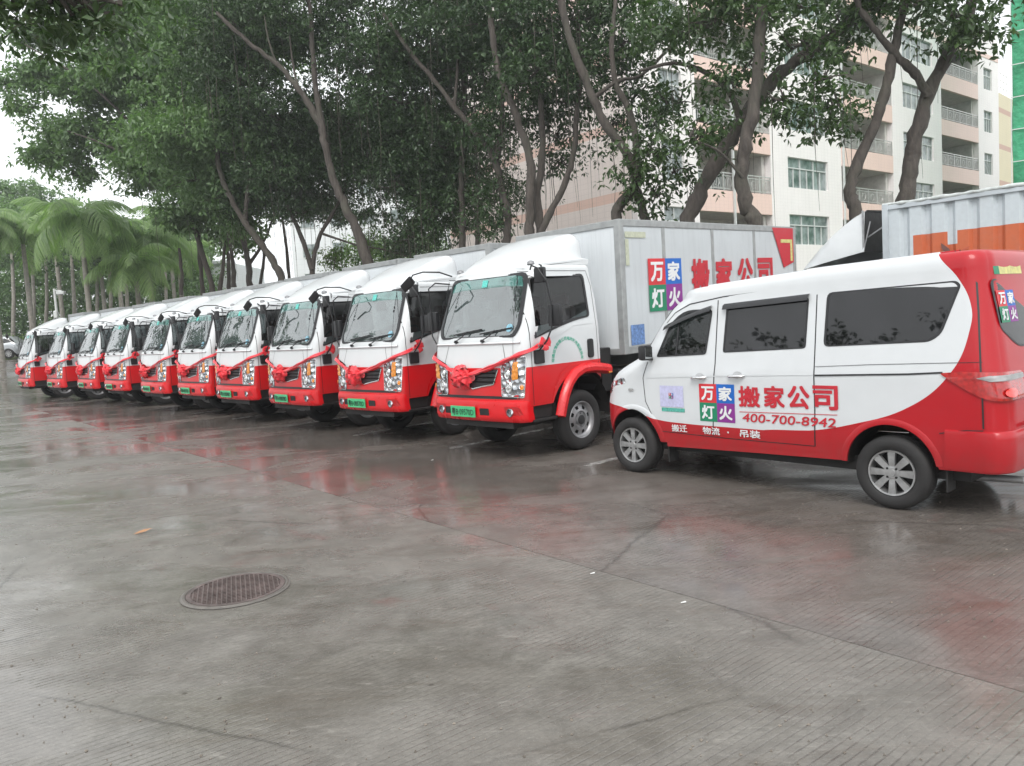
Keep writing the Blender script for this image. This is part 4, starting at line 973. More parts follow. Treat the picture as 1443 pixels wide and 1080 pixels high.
# local: +x along the container side to its rear (right), +y away from the camera
M['contgrey']=simple('container_grey',(.47,.51,.54),.5,var=.16,scale=2.5,bump=.1,bscale=20)
def cont_paint():
    m,t,b=nodes('container_paint'); tc=N(t,'ShaderNodeTexCoord'); sp=N(t,'ShaderNodeSeparateXYZ'); t.links.new(tc.outputs['Object'],sp.inputs[0])
    x,z=sp.outputs[0],sp.outputs[2]; n=noise(t,1.5,7,.7); n2=noise(t,14,5)
    zz_=math_(t,'ADD',z,0)
    band=math_(t,'MULTIPLY',math_(t,'LESS_THAN',zz_,KT-.66),math_(t,'GREATER_THAN',zz_,KT-1.18)); band=math_(t,'MULTIPLY',band,math_(t,'GREATER_THAN',x,.55))
    gap=math_(t,'MULTIPLY',math_(t,'GREATER_THAN',x,1.14),math_(t,'LESS_THAN',x,1.32)); gap=math_(t,'MULTIPLY',gap,math_(t,'GREATER_THAN',zz_,KT-.90)); band=math_(t,'MULTIPLY',band,math_(t,'SUBTRACT',1,gap))
    c=mixc(t,band,(.56,.61,.64),(.56,.13,.05)); c=mixc(t,math_(t,'MULTIPLY',ramp(t,n.outputs[0],.5,.8).outputs[0],.3),c,(.30,.25,.22)); c=mixc(t,.18,c,n2.outputs[0],'MULTIPLY')
    t.links.new(c,b.inputs['Base Color']); b.inputs['Roughness'].default_value=.5; return m
M['cont']=cont_paint()
def corr(x):   # trapezoidal corrugation, 0.40 m pitch
    u=(x/.40)%1; return .0 if u<.5 else (.065*min(1,(u-.5)/.14) if u<.82 else .065*(1-min(1,(u-.82)/.16)))
mb=MB(); xs=sorted({round(.10+.40*k+d*.40,4) for k in range(-1,17) for d in(.0,.25,.5,.53,.64,.75,.82,.9,.98) if .08<=.10+.40*k+d*.40<=6.3})
mb.grid([[(x,.03+corr(x-.10),z) for x in xs] for z in(1.15,2.0,2.6,KT-.10)]); mb.build('container_side',M['cont'],ct)
mb=MB(); mb.grid([[(x,2.3,z) for x in(0.05,6.3)] for z in(1.15,KT-.08)]); mb.grid([[(.03+corr(y),y,z) for y in [k*.1 for k in range(24)]] for z in(1.15,KT-.1)]); mb.grid([[(x,y,KT-.03) for x in(0.05,6.3)] for y in(.05,2.3)]); mb.build('container_wall',M['contgrey'],ct)
mb=MB(); n=40
mb.bar((.05,.04,1.1),(.05,.04,KT),.11,.11); mb.bar((.05,2.3,1.1),(.05,2.3,KT),.11,.11); mb.bar((.05,.04,KT-.05),(.05,2.3,KT-.05),.09,.1); mb.bar((0,.04,1.12),(6.3,.04,1.12),.12,.16); mb.bar((6.3,.04,1.1),(6.3,.04,KT),.12,.12); mb.bar((.1,.035,KT-.07),(6.24,.035,KT-.07),.07,.09); mb.build('container_frame',M['contgrey'],ct,None,True,.01)
# rolled tarpaulin edge along the top rail
r_=random.Random(5); mb=MB(); pts=[(x*.12,.02+r_.uniform(-.012,.012),KT-.015+r_.uniform(-.006,.008)) for x in range(0,53)]; mb.tube(pts,[.034+r_.uniform(-.008,.010) for _ in pts],8); mb.build('rolled_tarp',simple('tarp_pale',(.50,.53,.52),.7,var=.3,scale=9,bump=.5,bscale=20),ct,60)
# bird mark standing in the gap of the band
mb=MB(); mb.add([(1.0,.0,KT-1.14),(1.30,.0,KT-1.06),(1.56,.0,KT-.96),(1.34,.0,KT-1.12),(1.28,.0,KT-1.18)],[(0,1,2,3,4)]); mb.build('bird_mark',simple('mark_orange',(.50,.10,.05),.5),ct,fix=False)
mb=MB(); mb.add([(1.05,-.002,KT-.86),(1.10,-.002,KT-.90),(1.19,-.002,KT-.98),(1.22,-.002,KT-1.05),(1.13,-.002,KT-1.06),(1.06,-.002,KT-.96)],[(0,1,2,3,4,5)]); mb.build('bird_wing',simple('mark_brown',(.16,.07,.06),.5),ct,fix=False)
for k,ch in enumerate('货物运输有限公司'):
    mb=MB(); a=1.0+.40*k; text_fit(mb,ch,a,KT-1.50,a+.30,KT-1.16,lambda u,v:Vector((u,-.004,v)),.02,flip=1); mb.build('lettering',M['pw'],ct,fix=False)
# tractor cab with a tall wind deflector
mb=MB(); mb.prism(round_poly([(-.40,.95),(-.40,2.42),(-1.7,2.46),(-2.0,2.38),(-2.28,1.6),(-2.36,.6),(-.9,.6)],[.05,.2,.2,.2,.2,.1,.1],4),lambda x,z,d:(x,d,z),.12,2.18); mb.build('cab',M['white'],ct,50,True,.05)
zt_,zb_=KT+.0,KT-.84
mb=MB(); dz=KT-.02
prof=[(-.42,dz,.0),(-.70,dz-.12,.02),(-1.05,dz-.33,.05),(-1.40,dz-.60,.10),(-1.75,dz-.90,.2),(-1.88,dz-1.05,.3)]
rows=[]
for x,z,i_ in prof:
    zl=dz-.84-.24*((-.42-x)/1.46); w0,w1=.14+i_,2.16-i_
    rows.append([(x,w0-.02,min(zl,z)),(x,w0,(z+zl)/2),(x,w0+.05,z-.05),(x,w0+.16,z),(x,1.15,z+.03),(x,w1-.16,z),(x,w1,z-.05),(x,w1+.02,min(zl,z))])
mb.grid(rows); df=mb.build('wind_deflector',M['white'],ct,35)
mb=MB(); mb.bar((-.44,.14,dz-.8),(-.44,.14,dz-.02),.03,.03); mb.bar((-.44,.16,dz-.80),(-.30,.16,dz-.25),.02,.02); mb.bar((-.42,.3,dz-.55),(-.06,.3,dz-.35),.025,.025); mb.build('deflector_strut',M['steel'],df)
mb=MB(); mb.grid([[(-.46,y,z) for y in(.18,2.12)] for z in(dz-.84,dz-.03)]); mb.build('deflector_back',M['dark'],df)
mb=MB(); mb.box((3,1.2,.85),(6.6,.9,.25)); mb.build('chassis',M['dark'],ct)
for x in(-1.5,1.0,4.2):
    for y,sg in((.22,-1),(2.1,1)):
        w_=make_wheel('wheel',ct,.48,.26,.28,False,x,y,.48,1); w_.rotation_euler=(0,0,R(90) if sg>0 else R(-90))
# ------------------------------------------------------------------ apartment building behind the trees
FD=Vector((.788,.6157,0)); BC=Vector((6.028,34.5,0)); BRZ=math.atan2(FD.y,FD.x)
def tiles(name,col,band,bandz,tile=.35,joint=.35):
    m,t,b=nodes(name); tc=N(t,'ShaderNodeTexCoord'); sp=N(t,'ShaderNodeSeparateXYZ'); t.links.new(tc.outputs['Object'],sp.inputs[0])
    n=noise(t,.6,7,.7); n2=noise(t,5,5)
    c=mixc(t,ramp(t,n.outputs[0],.35,.7).outputs[0],col,[q*.94 for q in col])
    if band is not None:      # salmon tile courses
        f=math_(t,'FRACT',math_(t,'DIVIDE',math_(t,'SUBTRACT',sp.outputs[2],bandz),3.1)); f=math_(t,'LESS_THAN',f,.14); c=mixc(t,f,c,band)
    # rain streaks
    mp=N(t,'ShaderNodeMapping'); mp.inputs['Scale'].default_value=(3,3,.16); t.links.new(tc.outputs['Object'],mp.inputs[0]); st=noise(t,2.2,5,.6,mp.outputs[0])
    c=mixc(t,math_(t,'MULTIPLY',ramp(t,st.outputs[0],.5,.8).outputs[0],.22),c,[q*.7 for q in col])
    hx=math_(t,'FRACT',math_(t,'DIVIDE',math_(t,'ADD',sp.outputs[0],sp.outputs[1]),tile)); hz=math_(t,'FRACT',math_(t,'DIVIDE',sp.outputs[2],tile*.5))
    j=math_(t,'MAXIMUM',math_(t,'LESS_THAN',hx,.09),math_(t,'LESS_THAN',hz,.08)); c=mixc(t,math_(t,'MULTIPLY',j,joint),c,[q*.5 for q in col])
    t.links.new(c,b.inputs['Base Color']); b.inputs['Roughness'].default_value=.45; return m
M['tile']=tiles('cream_wall_tiles',(.90,.85,.84),None,0,.35,.15)
M['gable']=tiles('pink_gable_tiles',(.86,.77,.73),(.80,.58,.50),6.85,.5,.2)
M['salmon']=tiles('salmon_wall_tiles',(.84,.62,.55),None,0,.35,.18)
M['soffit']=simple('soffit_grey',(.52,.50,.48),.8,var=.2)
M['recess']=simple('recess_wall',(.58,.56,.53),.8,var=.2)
M['wframe']=simple('window_frame_white',(.62,.64,.63),.4)
M['rail']=simple('railing_steel',(.62,.62,.60),.35,.4)
def wglass():
    m,t,b=nodes('green_window_glass'); n=noise(t,1.1,3,.6); r=ramp(t,n.outputs[0],.38,.6,(.09,.125,.115),(.30,.34,.34)); t.links.new(r.outputs[0],b.inputs['Base Color'])
    b.inputs['Roughness'].default_value=.06; b.inputs['Specular IOR Level'].default_value=.8; return m
M['wglass']=wglass()
bd=thing('apartment_building','pale pink tiled apartment block with recessed balconies and green windows, behind the trees','building',(BC.x,BC.y,0),BRZ)
def fscr(px): # distance along the facade seen in pixel column px at eye height
    d=at(px,430,1.)-CP; d=Vector((d.x,d.y)); n_=Vector((-FD.y,FD.x)); K=Vector((BC.x,BC.y)); t=(K).dot(n_)/d.dot(n_); return (d*t-K).dot(Vector((FD.x,FD.y)))
def wall(x0,x1,z0,z1,mat='tile',y0=0,y1=.35,nm='wall'):
    mb=MB(); mb.box(((x0+x1)/2,(y0+y1)/2,(z0+z1)/2),(x1-x0,y1-y0,z1-z0)); return mb.build(nm,M[mat],bd)
_wm={}
def window(x0,x1,zt,h=1.62,y=0,par=None,cols=3):
    wd=round(x1-x0,2); k=(wd,h,cols)
    if k not in _wm:
        mb=MB(); t_=.06
        mb.bar((0,0,0),(0,0,-h),t_,.08); mb.bar((wd,0,0),(wd,0,-h),t_,.08); mb.bar((0,0,0),(wd,0,0),.08,t_); mb.bar((0,0,-h),(wd,0,-h),.08,t_); mb.bar((0,0,-h*.34),(wd,0,-h*.34),.08,t_)
        for i in range(1,cols): mb.bar((wd*i/cols,0,0),(wd*i/cols,0,-h),t_,.07)
        for i in range(cols): mb.bar((wd*(i+.5)/cols,0,-h*.34),(wd*(i+.5)/cols,0,-h),.045,.06)
        f=mb.mesh('window',[M['wframe']]); mb=MB(); mb.grid([[(a,.02,b) for a in(0,wd*.5,wd)] for b in(0,-h)]); _wm[k]=(f,mb.mesh('pane',[M['wglass']]))
    f,p=_wm[k]; o=link('window',f,par or bd); o.location=(x0,y,zt); link('pane',p,o); return o
def holed(x0,x1,z0,z1,wx0,wx1,tops,h,mat='tile'):
    """wall block with real window openings"""
    mb=MB(); zs=sorted(tops); lo=z0
    for a,b in((x0,wx0),(wx1,x1)): mb.box(((a+b)/2,.175,(z0+z1)/2),(b-a,.35,z1-z0))
    for zt in zs:
        if zt-h>lo: mb.box(((wx0+wx1)/2,.175,(lo+zt-h)/2),(wx1-wx0,.35,zt-h-lo))
        lo=zt
    if z1>lo: mb.box(((wx0+wx1)/2,.175,(lo+z1)/2),(wx1-wx0,.35,z1-lo))
    o=mb.build('wall',M[mat],bd)
    for zt in zs: window(wx0,wx1,zt,h,.14,None,3 if wx1-wx0>2 else 2)
    mb=MB()
    for zt in zs: mb.box(((wx0+wx1)/2,-.03,zt-h-.04),(wx1-wx0+.2,.16,.08))
    return o
ZR=21.0
topsA=[3.47+3.1*k for k in range(6)]
holed(0,4.38,0,ZR,1.81,3.40,topsA,1.9,'tile')
holed(10.45,17.6,0,ZR,12.05,16.1,[6.57+3.06*k for k in range(-1,5)],1.62)
holed(23.95,31.0,0,ZR,25.4,29.75,[3.0+3.1*k for k in range(6)],1.55)
holed(37.2,41.0,0,ZR,38.2,39.75,[2.75+3.1*k for k in range(6)],1.55)
def railing(x0,x1,z):
    mb=MB(); wd=x1-x0
    for zz_,r_ in((.88,.045),(.74,.03),(.10,.03)): mb.bar((0,0,zz_),(wd,0,zz_),r_,r_)
    n=max(3,round(wd/1.05))
    for i in range(n+1): mb.bar((wd*i/n,0,0),(wd*i/n,0,.88),.055,.055)
    k=round(wd/.14)
    for i in range(k): mb.bar((wd*(i+.5)/k,0,.10),(wd*(i+.5)/k,0,.74),.022,.022)
    for i in range(n): mb.tube([(wd*(i+.5)/n+.20*math.cos(a*.5236),0,.42+.20*math.sin(a*.5236)) for a in range(13)],.014,4)
    return mb.mesh('railing',[M['rail']])
for (x0,x1,lvl) in((4.38,10.45,[3.37,6.47,9.57,12.67,15.77]),(17.6,23.95,[3.37,6.47,9.57,12.67,15.77]),(31.0,37.2,[3.37,6.47,9.57,12.67,15.77])):
    rm=railing(x0,x1,0)
    for z in lvl:
        b=wall(x0,x1,z,z+1.05,'salmon',.0,.16,'balcony'); o=link('railing',rm,b); o.location=(x0,.06,z+1.05)
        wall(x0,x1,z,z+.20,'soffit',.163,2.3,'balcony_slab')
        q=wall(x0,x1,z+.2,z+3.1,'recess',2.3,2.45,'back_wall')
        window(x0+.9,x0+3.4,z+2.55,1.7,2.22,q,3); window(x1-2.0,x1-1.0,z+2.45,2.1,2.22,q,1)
    wall(x0,x1,18.87,ZR,'tile',0,.35,'wall'); wall(x0,x1,18.87,19.25,'salmon',-.03,-.003,'band')
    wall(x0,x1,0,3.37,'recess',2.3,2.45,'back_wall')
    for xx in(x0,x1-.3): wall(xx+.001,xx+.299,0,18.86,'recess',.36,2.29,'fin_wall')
for (x0,x1) in((0,4.38),(10.45,17.6),(23.95,31.0),(37.2,41.0)): wall(x0,x1,18.95,19.25,'salmon',-.03,-.003,'band')
mb=MB(); mb.box((.175,7.6,ZR/2),(.346,14.5,ZR-.02)); mb.build('gable_wall',M['gable'],bd)
mb=MB(); mb.box((20.5,7.5,ZR-.4),(40.4,14.2,.2)); mb.build('roof',M['soffit'],bd)
mb=MB(); mb.box((40.8,7.6,ZR/2),(.3,14.5,ZR-.02)); mb.box((20.5,14.8,ZR/2),(40.9,.3,ZR-.03)); mb.build('rear_wall',M['tile'],bd)
mb=MB(); mb.box((7.1,-.06,9),(.10,.10,18)); mb.box((17.75,-.06,9),(.10,.10,18)); o=mb.build('drain_pipe',M['wframe'],bd); o['kind']='stuff'
# yellow neighbour and the scaffold wrapped in green netting
def prismz(name,pts,z0,z1,mat,parent=None,smooth=None):
    mb=MB(); mb.prism([(p[0],p[1]) for p in pts],lambda x,y,d:(x,y,d),z0,z1); return mb.build(name,mat,parent,smooth)
M['yellow']=tiles('yellow_wall_tiles',(.66,.58,.38),(.50,.30,.22),1.6,.4,.2)
p=at(1399,400,66); e_=at(1440,400,72)
yb=thing('yellow_building','pale yellow block with pink bands seen between the pink building and green netting','building',(p.x,p.y,0))
zt=at(1415,128,67).z
dx=(e_-p); dx.z=0; L=dx.length; yb.rotation_euler=(0,0,math.atan2(dx.y,dx.x))
mb=MB(); mb.box((L/2+3,4,zt/2),(L+8,8,zt)); mb.build('wall',M['yellow'],yb)
mb=MB()
for k in range(7): mb.bar((-.5+k*.9,.1,zt),(-.5+k*.9,.1,zt+1.9),.05,.05)
for z in(.6,1.2,1.8): mb.bar((-.8,.1,zt+z),(6,.1,zt+z),.04,.04)
o=mb.build('roof_railing',M['rail'],yb); o['kind']='stuff'
def netm():
    m,t,b=nodes('green_netting'); n=noise(t,.9,6,.7); r=ramp(t,n.outputs[0],.3,.7,(.015,.20,.09),(.06,.42,.22)); t.links.new(r.outputs[0],b.inputs['Base Color']); b.inputs['Roughness'].default_value=.7
    n2=noise(t,3,4); bp=N(t,'ShaderNodeBump'); bp.inputs['Strength'].default_value=.6; bp.inputs['Distance'].default_value=.2; t.links.new(n2.outputs[0],bp.inputs['Height']); t.links.new(bp.outputs[0],b.inputs['Normal']); return m
M['net']=netm()
p=at(1429,400,46); gb=thing('scaffold','scaffold wrapped in bright green safety netting at the right edge','scaffold',(p.x,p.y,0),R(-36))
mb=MB(); r_=random.Random(3); mb.grid([[(x*.9,.12*math.sin(x*2.1+z)*r_.uniform(.4,1),z*1.0) for x in range(14)] for z in range(31)]); mb.grid([[(0+.05*math.sin(z),y*.9,z*1.0) for y in range(9)] for z in range(31)]); mb.build('netting',M['net'],gb,60)
mb=MB()
for k in range(1,17): mb.bar((-.08,-.16,k*1.85),(12,-.16,k*1.85),.05,.05)
for k in range(9): mb.bar((-.05+k*1.5,-.17,0),(-.05+k*1.5,-.17,30),.05,.05)
o=mb.build('scaffold_poles',M['wframe'],gb); o['kind']='stuff'
# low white buildings beyond the trees on the left
M['bw']=tiles('white_wall_far',(.74,.76,.77),None,0,1.2,.15)
def far_building(name,label,px0,px1,D,zt,win):
    a=at(px0,450,D); b=at(px1,450,D); L=(b-a).length; t=thing(name,label,'building',(a.x,a.y,0),0)
    mb=MB(); mb.box((L/2,5,zt/2),(L,10,zt)); mb.build('wall',M['bw'],t); 
    for (wx,wz,ww,wh) in win:
        mb=MB(); mb.box((wx,-.03,wz),(ww,.08,wh)); f=mb.build('window',M['wframe'],t)
        mb=MB(); mb.box((wx,-.05,wz),(ww-.2,.08,wh-.2)); mb.build('pane',M['wglass'],f)
    mb=MB(); mb.box((L/2,-.12,zt+.15),(L+.3,.5,.3)); mb.build('parapet',M['bw'],t)
far_building('white_building','white block with dark windows glimpsed through the tree trunks',420,690,88,26,[(2+3.4*i,4.5+3.3*j,1.7,1.6) for i in range(6) for j in range(6)])
far_building('white_building','low white wall building glimpsed left of the first leaning trunks',222,335,80,9.5,[(3,5,1.6,1.5),(6,5,1.6,1.5)])
# ------------------------------------------------------------------ trees
def bark():
    m,t,b=nodes('fig_bark'); tc=N(t,'ShaderNodeTexCoord'); mp=N(t,'ShaderNodeMapping'); mp.inputs['Scale'].default_value=(1,1,.22); t.links.new(tc.outputs['Object'],mp.inputs[0])
    n=noise(t,9,7,.7,mp.outputs[0],.6); n2=noise(t,1.2,5); c=mixc(t,ramp(t,n.outputs[0],.3,.75).outputs[0],(.040,.033,.029),(.115,.096,.082)); c=mixc(t,math_(t,'MULTIPLY',ramp(t,n2.outputs[0],.5,.7).outputs[0],.4),c,(.10,.11,.075))
    t.links.new(c,b.inputs['Base Color']); b.inputs['Roughness'].default_value=.85
    bp=N(t,'ShaderNodeBump'); bp.inputs['Strength'].default_value=1; bp.inputs['Distance'].default_value=.06; t.links.new(n.outputs[0],bp.inputs['Height']); t.links.new(bp.outputs[0],b.inputs['Normal']); return m
M['bark']=bark()
def leafmat(name,c0,c1,tr=.25,gloss=.35):
    m=bpy.data.materials.new(name); m.use_nodes=True; t=m.node_tree; b=t.nodes['Principled BSDF']
    ge=N(t,'ShaderNodeNewGeometry'); r=ramp(t,ge.outputs['Random Per Island'],.0,1.,c0,c1); n=noise(t,.35,4); c=mixc(t,ramp(t,n.outputs[0],.35,.65,(0,0,0),(.6,.6,.6)).outputs[0],r.outputs[0],[q*1.25 for q in c1])
    t.links.new(c,b.inputs['Base Color']); b.inputs['Roughness'].default_value=gloss; b.inputs['Specular IOR Level'].default_value=.45
    tl=N(t,'ShaderNodeBsdfTranslucent'); t.links.new(mixc(t,1,c,(1.1,1.5,.5),'MULTIPLY'),tl.inputs[0]); mx=N(t,'ShaderNodeMixShader'); mx.inputs[0].default_value=tr
    t.links.new(b.outputs[0],mx.inputs[1]); t.links.new(tl.outputs[0],mx.inputs[2]); t.links.new(mx.outputs[0],t.nodes['Material Output'].inputs[0]); return m
M['leaf']=leafmat('fig_leaf_shaded',(.020,.044,.022),(.062,.105,.042),.16)  # darkened tone, backlit shade of the middle crowns put into the colour
M['leafbig']=leafmat('rubber_fig_leaf',(.022,.048,.018),(.060,.105,.030),.2,.28)
M['leaf_lit']=leafmat('fig_leaf_lit',(.070,.125,.062),(.165,.245,.115),.3,.45)  # lighter copy of the fig leaf, light on the left crowns put into colour
M['leaflt']=leafmat('pale_leaf',(.06,.11,.03),(.12,.18,.05),.35,.5)
M['palm']=leafmat('palm_leaf',(.12,.19,.09),(.25,.34,.15),.4,.5)
def leaves(name,tw,nleaf,size,rad,mat,parent,droop=.3,aspect=.45,seed=0):
    """tw: twig tips (n,3). rosettes of separate pointed leaves around each tip"""
    g=np.random.default_rng(seed); n=len(tw); C_=np.repeat(tw,nleaf,axis=0); m_=len(C_)
    d=g.normal(size=(m_,3)); d/=np.linalg.norm(d,axis=1)[:,None]; d[:,2]=d[:,2]*.8-droop*.4; d/=np.linalg.norm(d,axis=1)[:,None]
    base=C_+d*(rad*g.uniform(.05,.45,(m_,1)))
    ax=d+g.normal(size=(m_,3))*.28; ax[:,2]-=droop; ax/=np.linalg.norm(ax,axis=1)[:,None]
    up=g.normal(size=(m_,3))*.5; up[:,2]+=1; sd=np.cross(ax,up); sd/=np.linalg.norm(sd,axis=1)[:,None]+1e-9
    L=size*g.uniform(.65,1.25,(m_,1)); W_=L*aspect*.5
    nr=np.cross(sd,ax)
    v=np.empty((m_,4,3)); v[:,0]=base; v[:,1]=base+ax*L*.5+sd*W_+nr*L*.06; v[:,2]=base+ax*L-nr*L*.08; v[:,3]=base+ax*L*.5-sd*W_+nr*L*.06
    me=bpy.data.meshes.new(name); me.vertices.add(m_*4); me.vertices.foreach_set('co',v.reshape(-1))
    idx=np.arange(m_)[:,None]*4+np.array([0,1,2,0,2,3]); me.loops.add(m_*6); me.loops.foreach_set('vertex_index',idx.reshape(-1).astype(np.int32))
    me.polygons.add(m_*2); me.polygons.foreach_set('loop_start',np.arange(m_*2,dtype=np.int32)*3); me.polygons.foreach_set('loop_total',np.full(m_*2,3,np.int32))
    me.materials.append(mat); me.update(calc_edges=True); o=link(name,me,parent); return o
def blob_twigs(blobs,dens,seed):
    """blobs: (centre, (rx,ry,rz)); twig tips mostly in the outer half, in clumps"""
    g=np.random.default_rng(seed); out=[]
    for c,r in blobs:
        vol=4.19*r[0]*r[1]*r[2]; nc=max(5,int(vol**.67*dens*.72))
        d=g.normal(size=(nc,3)); d/=np.linalg.norm(d,axis=1)[:,None]; k=g.uniform(.35,1,(nc,1))**.6
        cc=np.array(c)+d*k*np.array(r)
        for q in cc:
            m_=g.integers(9,18); out.append(q+g.normal(size=(m_,3))*np.array([.42,.42,.26])*g.uniform(.7,1.3))
    return np.concatenate(out)
def smooth_path(P,n=5):
    P=[Vector(p) for p in P]; Q=[P[0]*2-P[1]]+P+[P[-1]*2-P[-2]]; out=[]
    for i in range(1,len(Q)-2):
        for k in range(n):
            t=k/n; a,b,c,d=Q[i-1:i+3]; out.append(.5*((2*b)+(c-a)*t+(2*a-5*b+4*c-d)*t*t+(3*b-a-3*c+d)*t**3))
    out.append(P[-1]); return out
def limb(name,P,r0,r1,parent,seed,n=10):
    r=random.Random(seed); Q=smooth_path(P); m_=len(Q); mb=MB()
    Q=[q+Vector((r.uniform(-1,1),r.uniform(-1,1),r.uniform(-.5,.5)))*r0*.16 for q in Q]
    rad=[(r0+(r1-r0)*(i/(m_-1))**.8)*r.uniform(.86,1.12) for i in range(m_)]
    mb.tube(Q,rad,n); return mb.build(name,M['bark'],parent,60)
def tree(label,D,limbs,blobs,dens=10,leaf=.12,nleaf=7,mat='leaf',roots=0,seed=0,dd=0,name='fig_tree',aspect=.45,grp=None,bs=.86,bk=1.8):
    """limbs: list of [(px,py[,dD]),...],r0,r1 in photo pixels at distance D; blobs: px,py,dD,rx,rz(m)"""
    b0=limbs[0][0][0]; base=at(b0[0],b0[1],D); gz=zg(base.x,base.y); base.z=gz
    t=thing(name,label,'tree',tuple(base),0,grp)
    for k,(P,r0,r1) in enumerate(limbs):
        W_=[at(p[0],p[1],D+(p[2] if len(p)>2 else 0))-base for p in P]
        if k==0:
            a=W_[0]; W_=[Vector((a.x*.6,a.y,-.1)),Vector((a.x*.9,a.y,a.z*.5))]+W_
        limb('trunk' if k==0 else 'branch',W_,r0,r1,t,seed*31+k)
    B=[]
    for (px,py,dD,rx,rz) in blobs:
        k=bs; c=at(px,py,D+dD+bk)-base; B.append((tuple(c),(rx*k,rx*k,rz*k)))
    tw=blob_twigs(B,dens,seed+1)
    leaves('crown',tw,nleaf,leaf,leaf*1.5,M[mat],t,.35,aspect,seed+2)
    # fine twigs running out to the leaf clumps
    g=random.Random(seed+9); mb=MB()
    for (c,r) in B:
        c=Vector(c)
        for k in range(7):
            e=c+Vector((g.uniform(-1,1)*r[0],g.uniform(-1,1)*r[1],g.uniform(-1,1)*r[2]))*.85; s_=c+Vector((g.uniform(-.3,.3),g.uniform(-.3,.3),-.2*r[2])); mid=(s_+e)/2+Vector((0,0,g.uniform(-.2,.3)))
            mb.tube([s_,mid,e],[.035,.022,.008],4,False)
    o=mb.build('twigs',M['bark'],t,fix=False); o['kind']='stuff'
    if roots:
        mb=MB()
        for k in range(int(roots*.55)):
            c,r=B[g.randrange(len(B))]; x=c[0]+g.uniform(-1,1)*r[0]; y=c[1]+g.uniform(-1,1)*r[1]; z=c[2]-r[2]*.4; L=g.uniform(1.2,4.2); L=min(L,z-.8)
            if L<.6: continue
            mb.tube([(x,y,z),(x+g.uniform(-.08,.08),y,z-L*.5),(x+g.uniform(-.12,.12),y,z-L)],[.012,.009,.004],3,False)
        o=mb.build('aerial_roots',M['bark'],t,fix=False); o['kind']='stuff'
    return t
G1='fig trees in the row behind the trucks'
# right: large-leaved figs in front of the pink building
tree('tall fig with a forked trunk, rightmost of the trees, in front of the pink building',20.5,
 [([(1275,285),(1283,235),(1291,190),(1312,125),(1345,60),(1374,-10),(1400,-90)],.27,.13),([(1308,135,-.1),(1290,105,-.3),(1262,78,-.5),(1235,45,-.6),(1212,12,-.6),(1195,-30,-.6)],.13,.06)],
 [(1375,-60,0,1.7,.9),(1290,-60,-.5,1.6,.8),(1350,20,-1,.55,.35),(1375,42,-1,.35,.25),(1290,5,-1,.5,.35),(1235,5,0,.7,.4),(1450,-30,0,.9,.8)],7,.22,6,'leafbig',6,1,grp=G1,bs=.8,bk=0)
tree('slender fig leaning right, left neighbour of the forked tree at the right',20,
 [([(1207,305),(1198,275),(1205,240),(1232,175),(1248,130),(1258,80),(1270,30),(1288,-60)],.19,.10)],
 [(1270,-60,0,1.6,.9),(1200,-20,0,1.0,.6),(1180,45,.4,.8,.45),(1240,-10,-.5,.5,.3)],7,.21,6,'leafbig',5,2,grp=G1,bs=.75,bk=.4)
tree('fig with a crooked near vertical trunk behind the red corner mark of the lettered box',19.5,
 [([(1066,320),(1050,290),(1046,240),(1054,190),(1066,130),(1070,60),(1078,-20),(1080,-90)],.22,.12),([(1046,250,-.1),(1015,215,-.3),(985,200,-.6)],.05,.02)],
 [(1060,-40,0,1.9,1.0),(1000,30,0,1.2,.8),(1130,60,-.3,1.1,.6),(1100,140,-.5,.75,.45),(1160,110,-.5,.8,.5),(1175,150,-.5,.45,.40),(1020,110,0,.9,.6),(985,190,-.5,.5,.45),(1075,20,-.5,1.2,.7),(1010,-10,0,1.5,.9)],7,.20,6,'leafbig',12,3,grp=G1,bs=.75,bk=.8)
tree('thick fig trunk leaning strongly right behind the lettered truck',21,
 [([(968,320),(985,275),(1012,225),(1042,180),(1075,130),(1110,95),(1160,60),(1215,15),(1260,-40)],.28,.13),([(1046,175,.2),(1020,120,.3),(960,90,.4),(900,100,.5)],.10,.04)],
 [(950,40,0,1.7,1.0),(1130,10,0,1.4,.7),(1180,70,0,.8,.4),(1060,90,.3,1.2,.7),(950,140,.5,1.0,.6),(920,215,.5,.75,.45),(900,250,.5,.35,.3),(925,275,.5,.4,.28),(960,240,.3,.4,.35),(1020,190,.2,.5,.3),(1200,-50,0,1.5,.8),(1175,175,-.5,.25,.25)],6.5,.20,6,'leafbig',10,4,grp=G1,bs=.75,bk=1)
